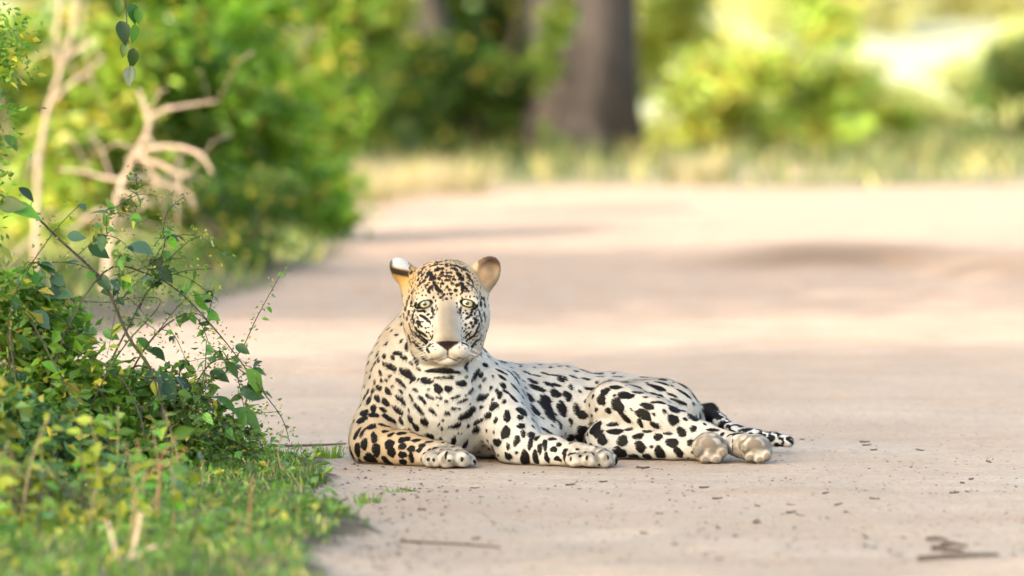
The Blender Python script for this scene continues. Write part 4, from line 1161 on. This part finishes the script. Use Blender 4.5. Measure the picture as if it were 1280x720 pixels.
# ---- the arching shrub: named stems follow the photograph, rooted in the verge
g = random.Random(12)
base = P(95, 612, -.55); base[2] = ground_z(base[0], base[1])
vine = empty('arching_shrub', tuple(base))
tag(vine, 'straggling shrub with long arching stems and glossy leaves reaching towards the leopard', 'shrub')
def gp(px, Y):
    q = P(px, 600, Y); q[2] = ground_z(q[0], q[1]) - .02; return q
ST = [   # control points (px, py, Y) after a rooted start, start radius
 [gp(215, -.35), P(196, 480, -.3), P(160, 420, -.28), P(128, 352, -.3), P(75, 300, -.35), P(30, 258, -.4), P(-20, 236, -.45)],
 [gp(60, -.40), P(70, 450, -.35), P(130, 340, -.3), P(190, 345, -.2), P(232, 372, -.15), P(280, 425, -.12), P(325, 485, -.1), P(352, 522, -.08), P(362, 552, -.05)],
 [gp(150, -.30), P(140, 520, -.28), P(165, 460, -.22), P(205, 470, -.18), P(260, 500, -.15), P(300, 515, -.12), P(345, 515, -.1)],
 [gp(120, -.35), P(130, 480, -.3), P(165, 400, -.25), P(190, 358, -.2), P(225, 340, -.15), P(265, 336, -.1)],
 [gp(200, -.20), P(225, 520, -.2), P(262, 455, -.15), P(296, 445, -.12), P(322, 395, -.1), P(355, 335, -.08)],
 [gp(100, -.45), P(110, 520, -.4), P(150, 440, -.35), P(200, 380, -.3), P(175, 372, -.28), P(130, 378, -.25), P(60, 372, -.25)],
 [gp(230, -.25), P(250, 560, -.2), P(280, 545, -.15), P(312, 535, -.1), P(330, 548, -.08)],
 [gp(40, -.50), P(20, 480, -.45), P(15, 380, -.4), P(60, 300, -.35), P(100, 255, -.3)],
 [gp(190, -.30), P(205, 540, -.28), P(240, 515, -.2), P(255, 470, -.18), P(258, 425, -.15)],
 [gp(80, -.50), P(95, 520, -.48), P(60, 440, -.45), P(30, 390, -.4), P(-10, 360, -.4)],
 [gp(170, -.40), P(180, 540, -.38), P(150, 470, -.35), P(100, 440, -.32), P(60, 420, -.3)],
 [gp(240, -.30), P(270, 570, -.25), P(300, 560, -.2), P(345, 575, -.15)],
 [gp(130, -.30), P(150, 500, -.25), P(185, 430, -.2), P(225, 395, -.15), P(248, 400, -.12), P(262, 432, -.1)],
 [gp(30, -.35), P(10, 420, -.35), P(35, 340, -.3), P(95, 330, -.25), P(150, 360, -.2)],
]
LINES = []
for i, st in enumerate(ST):
    r0 = .0048 if i in (0,) else g.uniform(.0022, .0034)
    LINES.append(stem_part('stem', vine, st, r0 * 1.1, .0009 if i else .002, TWIG))
for k in range(85):                             # side twigs
    ln = LINES[g.randrange(len(LINES))]; i = g.randrange(len(ln) // 3, len(ln) - 1); p = ln[i]
    d = Vector((g.gauss(.15, .6), g.gauss(0, .5), g.gauss(.25, .6))).normalized(); L_ = g.uniform(.05, .22)
    q = [p, p + np.array(d) * L_ * .5 + np.array([0, 0, .01]), p + np.array(d) * L_ + np.array([g.uniform(-.03, .03), 0, -g.uniform(0, .05)])]
    if 640 + q[2][0] * FPX / (q[2][1] + CAM_D) > 338: continue
    LINES.append(stem_part('twig', vine, q, .0015, .0006, TWIG, 4, 5))
# leaves that can be told apart in the photograph
BIG = [(252, 372, 30, 1, -.13), (266, 396, 19, 1, -.13), (318, 470, 34, 4, -.11), (288, 458, 24, 1, -.12), (279, 503, 30, 1, -.13), (304, 520, 36, 1, -.12), (311, 500, 24, 2, -.1), (249, 505, 22, 2, -.15),
       (306, 545, 24, 0, -.1), (207, 476, 42, 0, -.2), (192, 470, 28, 2, -.22), (178, 428, 22, 1, -.2), (195, 440, 22, 0, -.2), (170, 316, 34, 2, -.25), (198, 332, 34, 0, -.2), (128, 350, 22, 0, -.3), (20, 268, 38, 4, -.42),
       (8, 262, 32, 1, -.42), (30, 240, 22, 0, -.4), (14, 175, 24, 1, -.4), (70, 350, 22, 0, -.3), (118, 314, 26, 0, -.25), (90, 300, 20, 2, -.3), (75, 372, 22, 2, -.3), (230, 478, 30, 0, -.18), (270, 470, 24, 0, -.15),
       (150, 500, 22, 4, -.25), (185, 520, 24, 1, -.22), (225, 545, 24, 0, -.2), (262, 548, 28, 2, -.16), (120, 450, 22, 4, -.3), (135, 418, 20, 1, -.25), (92, 400, 22, 0, -.3), (50, 395, 26, 2, -.35), (25, 425, 26, 1, -.4),
       (60, 460, 26, 4, -.4), (15, 480, 30, 0, -.42), (40, 345, 22, 1, -.35), (5, 315, 22, 3, -.4), (350, 345, 9, 1, -.08), (338, 385, 8, 1, -.09), (330, 400, 8, 4, -.1), (341, 372, 7, 1, -.09), (300, 436, 18, 0, -.12), (328, 494, 18, 0, -.1), (262, 520, 20, 4, -.15)]
for px, py, sz, mi, Y in BIG:
    put_leaf(vine, P(px - sz * .3, py - sz * .25, Y), sz / 486 * 1.15, mi, g, .7, (g.uniform(.3, .9), g.uniform(-.4, .1), g.uniform(-.8, 0)))
for k in range(250):
    ln = LINES[g.randrange(len(LINES))]; p = ln[g.randrange(len(ln) // 4, len(ln))]
    px = 640 + p[0] * FPX / (p[1] + CAM_D)
    put_leaf(vine, p, g.uniform(.020, .042) * (1.3 if px < 150 else 1), g.choice((0, 0, 1, 1, 1, 2, 4, 4, 3) if px < 200 else (0, 1, 1, 4)), g, .5)
# very small leaflets along the twigs
pos = []; gg = np.random.default_rng(4)
for ln in LINES:
    for p in ln[len(ln) // 4:]:
        for _ in range(5): pos.append(p + gg.normal(0, .012, 3))
pos = np.array(pos)
leaves('leaflets', pos, gg.uniform(.006, .015, len(pos)), tints(len(pos), 8, (.05, .10, .02), (.12, .20, .04), .12), 9, parent=vine)

# ---- low dense shrubs in the mass below
def low_shrub(label, boxes, n, leaf, seed, ca, cb, yellow=.1, ntw=14, cl=.03, mat=None):
    """boxes: (px, py, Y, half width px, half height px)"""
    b0 = boxes[-1]; base = gp(b0[0], b0[2])
    blobs = []
    for px, py, Y, hw, hh in boxes:
        c = P(px, py, Y); s = (Y + CAM_D) / FPX
        blobs.append((*c, hw * s, hw * s * .9, hh * s))
    root = empty('low_shrub', tuple(base)); tag(root, label, 'shrub', 'low shrubs on the verge')
    q, tone, cs = clump_points(n, blobs, seed, cl, 14)
    zz = height(q[:, 0], q[:, 1]); q[:, 2] = np.maximum(q[:, 2], zz + .006)
    gr = random.Random(seed)
    for k in range(ntw):
        t = cs[gr.randrange(len(cs))]; b = np.array([base[0] + gr.gauss(0, .05), base[1] + gr.gauss(0, .05), 0]); b[2] = ground_z(b[0], b[1]) - .01
        m = (b + t) / 2 + np.array([gr.gauss(0, .03), gr.gauss(0, .03), gr.uniform(0, .05)])
        stem_part('stem', root, [b, m, t], .0026, .0007, mat or TWIG, 5, 5)
    g2 = np.random.default_rng(seed)
    leaves('foliage', q, g2.uniform(.6, 1.3, len(q)) * leaf, tints(len(q), seed, ca, cb, yellow) * tone[:, None], seed, parent=root)
    return root
MA, MB_ = (.030, .080, .014), (.14, .26, .035)
low_shrub('dense small-leaved shrub tangled under the arching stems', [(60, 420, -.2, 60, 55), (20, 380, -.25, 55, 45), (60, 500, -.3, 90, 60), (150, 500, -.2, 60, 50), (90, 570, -.35, 110, 50)], 5200, .042, 201, MA, MB_, ntw=26)
low_shrub('loose leafy shrub at the right end of the tangle', [(215, 500, -.1, 50, 45), (270, 545, -.1, 45, 32), (190, 560, -.2, 60, 40)], 2400, .034, 202, MA, (.12, .20, .04), ntw=20)
low_shrub('bluish-green low shrub at the foot of the arching stems', [(20, 560, -.7, 70, 70), (90, 610, -.7, 80, 45), (170, 615, -.55, 70, 35)], 3200, .044, 203, (.025, .07, .028), (.09, .18, .06), ntw=18)
low_shrub('tall leafy shrub reaching in above the arching stems', [(-20, 60, -.3, 50, 75), (-60, 180, -.35, 60, 120), (-70, 330, -.35, 60, 150), (10, 50, -.3, 20, 40), (-110, 480, -.35, 40, 100)], 5200, .024, 204, MA, MB_, ntw=26, cl=.035)
low_shrub('ragged yellow-tinged shrub in the foreground weeds', [(10, 640, -1.7, 70, 50), (-60, 560, -1.5, 60, 90), (90, 690, -2.0, 110, 30)], 3600, .044, 205, (.06, .10, .02), (.16, .20, .04), .3, 16, .04)
# hanging spray above
spray = empty('bowing_sapling', tuple(gp(-95, -.3))); tag(spray, 'thin sapling whose leafy tip bows down above the arching stems', 'sapling')
sp = [gp(-95, -.3), P(-98, 400, -.32), P(-90, 150, -.34), P(-60, -60, -.34), P(0, -150, -.33), P(60, -165, -.32), P(115, -125, -.3), P(150, -50, -.3), P(158, 20, -.3), P(163, 98, -.3)]
sl = stem_part('stem', spray, sp, .008, .0008, TWIG)
for px, py, sz, mi in ((162, 14, 26, 0), (150, 36, 30, 0), (168, 40, 24, 1), (158, 62, 20, 1), (167, 70, 24, 0), (164, 92, 26, 2), (150, 8, 22, 1), (172, 20, 20, 1), (146, -20, 26, 0), (160, -40, 26, 1)):
    put_leaf(spray, P(px, py - 10, -.3), sz / 480, mi, g, .9, (g.uniform(-.3, .4), g.uniform(-.3, .1), -1))

# ---- weeds with broad yellowing leaves
def weed(label, px, Y, hpx, nl, leaf, mis, seed, mat=STRAW, lean=0.0, group='weeds in the verge'):
    gr = random.Random(seed); b = gp(px, Y); b[2] += .015; s = (Y + CAM_D) / FPX
    root = empty('weed', tuple(b)); tag(root, label, 'weed', group)
    top = b + np.array([lean, gr.gauss(0, .02), hpx * s])
    ln = stem_part('stem', root, [b, (b + top) / 2 + np.array([gr.gauss(0, .012), 0, 0]), top], .003, .0012, mat)
    for k in range(nl):
        p = ln[int((.35 + .65 * (k + .5) / nl) * (len(ln) - 1))]; a = k * 2.4 + gr.random()
        put_leaf(root, p, leaf * gr.uniform(.6, 1.15), gr.choice(mis), gr, .3, (math.cos(a), math.sin(a) * .8, gr.uniform(-.35, .35)))
    return root
weed('weed topped by a rosette of broad yellow-green leaves', 112, -1.75, 132, 11, .055, (3, 3, 3, 4), 1)
weed('short weed with fresh green leaves beside the yellow rosette', 55, -1.5, 120, 9, .045, (3, 4, 1), 2)
weed('weed with yellow leaves next to the forked red stalk', 190, -1.75, 120, 8, .036, (3, 3, 4), 3)
weed('leafy weed pressed against the bleached stub', 215, -2.2, 90, 9, .05, (4, 1, 3), 4)
weed('slim weed at the edge of the short grass', 355, -.45, 62, 7, .03, (4, 3), 5)
weed('weed with ragged yellow leaves under the ragged shrub', 10, -2.0, 110, 9, .05, (3, 4, 3), 6)
weed('small bright weed in the short grass', 250, -1.2, 60, 8, .032, (4, 1), 7)
weed('tiny yellow-green weed near the lone pale stalk', 285, -2.2, 34, 7, .03, (3, 4), 8)
weed('round-leaved weed under the arching shrub', 215, -.5, 58, 7, .036, (3, 3, 4), 9)

gw = random.Random(31)
for k in range(20):
    px = gw.uniform(-20, 235); Y = gw.uniform(-2.6, -1.3)
    weed('leafy yellow-green weed in the foreground tangle', px, Y, gw.uniform(45, 135), gw.randint(7, 12), gw.uniform(.03, .052), (3, 4, 4, 1) if k % 3 else (3, 3, 4), 70 + k, STRAW if k % 2 else TWIG, gw.gauss(0, .02), 'weeds in the foreground tangle')
# ---- dry stalks
def stalk(label, lines, Y, mat, w):
    b = P(*lines[0][0], Y); b[2] = ground_z(b[0], b[1]) - .01
    root = empty('dry_stalk', tuple(b)); tag(root, label, 'dry stalk', 'dry stalks in the verge')
    for k, ln in enumerate(lines):
        pts = [P(x, y, Y) for x, y in ln]
        if k == 0: pts[0] = b
        r = w * .55 * (Y + CAM_D) / FPX / 2 * (1 if k == 0 else .75)
        stem_part('stem' if k == 0 else 'side_stem', root, pts, r, r * .55, mat)
    return root
stalk('lone pale reddish stalk standing in the short grass', [[(309, 722), (308, 690), (312, 640), (316, 598)]], -2.35, REDSTALK, 7)
stalk('forked red stalk with two bare arms', [[(200, 712), (197, 660), (200, 600), (203, 570), (222, 545)], [(203, 585), (222, 572), (235, 560)], [(202, 580), (190, 590), (172, 612)]], -2.0, REDSTALK, 6)
stalk('straight red stalk left of the forked one', [[(162, 705), (165, 640), (170, 590), (172, 548)]], -2.0, REDSTALK, 5)
stalk('long straw-coloured stalk leaning towards the arching shrub', [[(10, 702), (28, 640), (34, 600), (48, 550), (62, 520)]], -1.9, STRAW, 7)
stalk('short red stalk beside the long straw one', [[(28, 700), (34, 660), (46, 630)]], -1.9, REDSTALK, 5)
stalk('thin red stalk among the yellowing weeds', [[(14, 700), (14, 630), (16, 585), (13, 555)]], -1.8, REDSTALK, 4)
stalk('straw stalk carrying the seed head in the weeds', [[(116, 722), (112, 690), (114, 640), (120, 612)]], -2.2, STRAW, 6)
stalk('broad bleached stub splitting into three', [[(155, 735), (163, 700), (172, 665), (176, 640)], [(160, 705), (178, 690), (196, 682)], [(150, 715), (142, 680), (134, 650)]], -2.75, DEADWOOD, 14)
stalk('bent brown stalk behind the lone pale one', [[(280, 655), (281, 630), (284, 605), (290, 590)]], -1.3, BARK, 3)
stalk('thin straw stalk beside the bleached stub', [[(185, 715), (180, 670), (190, 620)]], -2.2, STRAW, 4)
stalk('slanting red twig at the foot of the forked stalk', [[(215, 722), (205, 692), (192, 670)]], -2.3, REDSTALK, 4)

# ---- short grass and ground cover
def grass(name, n, area, seed, hgt, ca, cb, yellow, thr, label, width=.0022, clumpy=.8):
    r = np.random.default_rng(seed)
    x = r.uniform(area[0], area[1], n * 5); y = r.uniform(area[2], area[3], n * 5)
    v = verge(x, y) + .22 * vnoise(x, y, seed + 1, 9.0) * clumpy + .12 * vnoise(x, y, seed + 2, 26.0)
    ok = np.argwhere(v + r.normal(0, .10, len(x)) > thr).ravel()[:n]
    x, y = x[ok], y[ok]; m = len(x); z = height(x, y) - .004
    h_ = hgt * r.uniform(.45, 1.25, m) * np.clip(.4 + v[ok] * .7, .3, 1.3)
    a = r.uniform(0, 6.28, m); lean = r.uniform(.1, .9, m)
    d = np.stack([np.cos(a) * lean, np.sin(a) * lean, np.ones(m)], 1)
    b = r.uniform(0, 6.28, m); s = np.stack([np.cos(b), np.sin(b), np.zeros(m)], 1) * (width * r.uniform(.7, 1.6, m))[:, None]
    p = np.stack([x, y, z], 1)
    mid = p + d * np.array([.45, .45, .62]) * h_[:, None] * .9; tip = p + d * np.array([1.1, 1.1, .95]) * h_[:, None]
    V = np.stack([p - s, p + s, mid - s * .8, mid + s * .8, tip], 1).reshape(-1, 3)
    i = np.arange(m)[:, None] * 5
    Fc = np.concatenate([i + np.array([[0, 1, 3]]), i + np.array([[0, 3, 2]]), i + np.array([[2, 3, 4]])])
    me = np_mesh(name, V, Fc, False)
    at = me.color_attributes.new('tint', 'FLOAT_COLOR', 'POINT')
    c = tints(m, seed, ca, cb, yellow, (.40, .33, .14)) * np.clip(1 + .38 * vnoise(x, y, seed + 5, 14.0 if hgt < .1 else 1.5), .4, 1.6)[:, None]
    at.data.foreach_set('color', np.concatenate([np.repeat(np.clip(c, 0, 1), 5, 0), np.ones((m * 5, 1))], 1).astype(np.float32).ravel())
    o = link(name, me, LEAF); tag(o, label, 'grass', kind='stuff'); return o
grass('short_grass', 26000, (-2.4, -.05, -3.6, 2.2), 301, .030, (.035, .085, .012), (.12, .23, .03), .12, .74, 'short green grass along the edge of the track')
grass('sparse_grass', 1500, (-2.0, .1, -3.4, 1.2), 309, .022, (.05, .11, .015), (.13, .24, .03), .2, .30, 'sparse grass seedlings creeping out onto the sand', .0018)
grass('dry_grass_litter', 3000, (-2.4, -.05, -3.6, 2.2), 305, .03, (.30, .23, .12), (.46, .36, .20), .3, .45, 'scattered dry grass bits at the edge of the track', .0014)
r = np.random.default_rng(77)
n = 8000; x = r.uniform(-2.2, -.1, n); y = r.uniform(-3.4, 1.2, n); v = verge(x, y) + .25 * vnoise(x, y, 41, 7.0) + r.normal(0, .08, n)
ok = v > .78; x, y = x[ok], y[ok]
pos = np.stack([x, y, height(x, y) + np.abs(r.normal(0, .022, len(x)))], 1)
o = leaves('ground_cover', pos, r.uniform(.012, .030, len(x)), tints(len(x), 42, (.05, .11, .025), (.13, .23, .05), .08) * np.clip(1 + .42 * vnoise(x, y, 46, 16.0), .35, 1.7)[:, None], 43, droop=-.3); tag(o, 'small-leaved ground cover mixed into the short grass', 'ground cover', kind='stuff')
# far verge grass beyond the clearing and along the left side
def far_grass():
    grass('verge_grass', 24000, (-8, 12, 25, 78), 311, .26, (.06, .085, .025), (.13, .14, .06), .22, .55, 'tall mixed green and dry grass at the far edge of the clearing', .012, .5)
    grass('verge_grass', 12000, (-6, -.6, 8, 30), 312, .12, (.06, .11, .02), (.14, .19, .04), .2, .6, 'green grass below the shrubs on the left verge', .007, .6)
far_grass()

# ---- tufts standing on their own
def tuft(label, px, py, n, hgt, seed, ca, cb, name='grass_tuft', w=.0022, spread=.02, group=None):
    c = G(px, py); z = ground_z(c[0], c[1]); r = np.random.default_rng(seed)
    a = r.uniform(0, 6.28, n); rad = spread * np.sqrt(r.random(n)); x = c[0] + rad * np.cos(a); y = c[1] + rad * np.sin(a)
    p = np.stack([x, y, np.full(n, z - .004)], 1); d = np.stack([np.cos(a) * r.uniform(.1, .8, n), np.sin(a) * r.uniform(.1, .8, n), np.ones(n)], 1)
    h_ = hgt * r.uniform(.5, 1.15, n)[:, None]; s = np.stack([-np.sin(a + r.normal(0, 1, n)), np.cos(a), np.zeros(n)], 1) * w
    mid = p + d * np.array([.4, .4, .6]) * h_; tip = p + d * np.array([1., 1., .95]) * h_
    V = np.stack([p - s, p + s, mid - s * .8, mid + s * .8, tip], 1).reshape(-1, 3); i = np.arange(n)[:, None] * 5
    Fc = np.concatenate([i + np.array([[0, 1, 3]]), i + np.array([[0, 3, 2]]), i + np.array([[2, 3, 4]])])
    me = np_mesh(name, V, Fc, False); at = me.color_attributes.new('tint', 'FLOAT_COLOR', 'POINT')
    at.data.foreach_set('color', np.concatenate([np.repeat(tints(n, seed, ca, cb, .1), 5, 0), np.ones((n * 5, 1))], 1).astype(np.float32).ravel())
    root = empty(name, (c[0], c[1], z)); tag(root, label, 'grass', group)
    o = link('blades', me, LEAF, root); o['kind'] = 'stuff'
tuft('small green tuft by the elbow of the leopard', 412, 573, 70, .045, 1, (.07, .14, .02), (.15, .25, .04), spread=.035)
tuft('flattened green tuft in the sand before the forepaw', 500, 612, 30, .018, 2, (.07, .14, .02), (.15, .25, .04), spread=.04)
tuft('tiny green tuft where grass meets sand', 458, 630, 40, .03, 3, (.07, .14, .02), (.15, .25, .04), spread=.03)
for k, (px, py, lb) in enumerate(((492, 243, 'cream dry grass clump before the slender trunk'), (455, 250, 'cream dry grass clump below the upright green shrub'), (525, 238, 'cream dry grass clump below the thicket'),
                                  (575, 240, 'cream dry grass clump near the leaning trunk'), (425, 240, 'cream dry grass clump at the corner of the left verge'), (870, 232, 'cream dry grass clump right of the massive trunk'))):
    tuft(lb, px, py, 200, .34, 20 + k, (.24, .205, .14), (.34, .29, .21), 'dry_grass_clump', .006, .24, 'dry grass clumps round the clearing')

# ---- sticks, twig bits and grit on the sand
def stick(label, pts, r, mat, group=None, name='stick', z=0.0):
    q = []
    for px, py in pts:
        c = G(px, py); q.append(np.array([c[0], c[1], ground_z(c[0], c[1]) + r * .7 + z]))
    V, Fc = [], []; n = len(q); tube(V, Fc, q, [r * (1 - .5 * i / max(n - 1, 1)) for i in range(n)], 6)
    o = link(name, poly_mesh(name, V, Fc), mat); tag(o, label, 'stick', group); return o
DRY = bark_material('dry_litter', (.028, .020, .015), (.085, .062, .046), 60, .002)
stick('longest bare stick lying by the broken twig pile', [(1150, 714), (1180, 712), (1215, 711), (1250, 712)], .007, DRY)
stick('broken grey stick across the twig pile', [(1168, 698), (1185, 700), (1205, 702)], .007, DRY)
stick('short stick end on top of the twig pile', [(1160, 685), (1176, 684), (1186, 687)], .005, DRY, z=.004)
stick('thin stick poking out of the twig pile', [(1178, 692), (1194, 690), (1210, 694)], .005, DRY)
stick('thin dry stick on the sand before the forelegs', [(500, 678), (530, 680), (580, 683), (625, 688)], .0035, DRY)
stick('long thin stick on the ground behind the elbow of the leopard', [(310, 557), (360, 556), (400, 556), (432, 555)], .005, DRY)
stick('dark flat twig beside the hind leg', [(797, 586), (804, 587), (812, 586)], .004, DRY)
gs = random.Random(91)
for k in range(46):
    px, py = gs.uniform(440, 1270), 592 + 120 * gs.random() ** 1.1
    if gs.random() < .3: px, py = gs.uniform(990, 1280), gs.uniform(530, 640)
    l = gs.uniform(4, 13); dy = gs.uniform(-2, 2)
    stick('small broken twig lying loose on the sand', [(px, py), (px + l * .5, py + dy * .5 + .4), (px + l, py + dy)], gs.uniform(.0016, .0032), DRY, 'twig bits on the sand', 'twig_bit')
def litter(name, n, seed, label, size, mat, region):
    r = np.random.default_rng(seed); V, Fc = [], []
    px = r.uniform(region[0], region[1], n); py = region[2] + (region[3] - region[2]) * r.random(n) ** 1.2
    d = FPX / (py - 95.0); x = (px - 640) / FPX * d; y = d - CAM_D
    z = height(x, y); k = 5
    for i in range(n):
        s = size * r.uniform(.4, 1.6); a0 = r.uniform(0, 6.28); b0 = len(V)
        for q in range(k):
            a = a0 + q * 6.283 / k; rr = s * r.uniform(.6, 1.2)
            V.append((x[i] + rr * math.cos(a), y[i] + rr * .7 * math.sin(a), z[i] + .0005 + r.uniform(0, .3) * s))
        V.append((x[i], y[i], z[i] + s * r.uniform(.4, .9)))
        for q in range(k): Fc.append((b0 + q, b0 + (q + 1) % k, b0 + k))
    o = link(name, np_mesh(name, V, Fc, False), mat); tag(o, label, 'litter', kind='stuff'); return o
litter('leaf_litter', 800, 401, 'dark crumbs of bark and leaf scattered over the sand', .0036, DRY, (400, 1290, 570, 724))
litter('leaf_litter', 420, 402, 'dark crumbs of litter where the grass thins out', .005, DRY, (360, 560, 550, 724))
PEB = bark_material('pebble_grit', (.09, .065, .05), (.22, .17, .13), 40, .002)
litter('grit', 900, 403, 'coarse sand grit on the track surface', .004, PEB, (300, 1290, 500, 724))
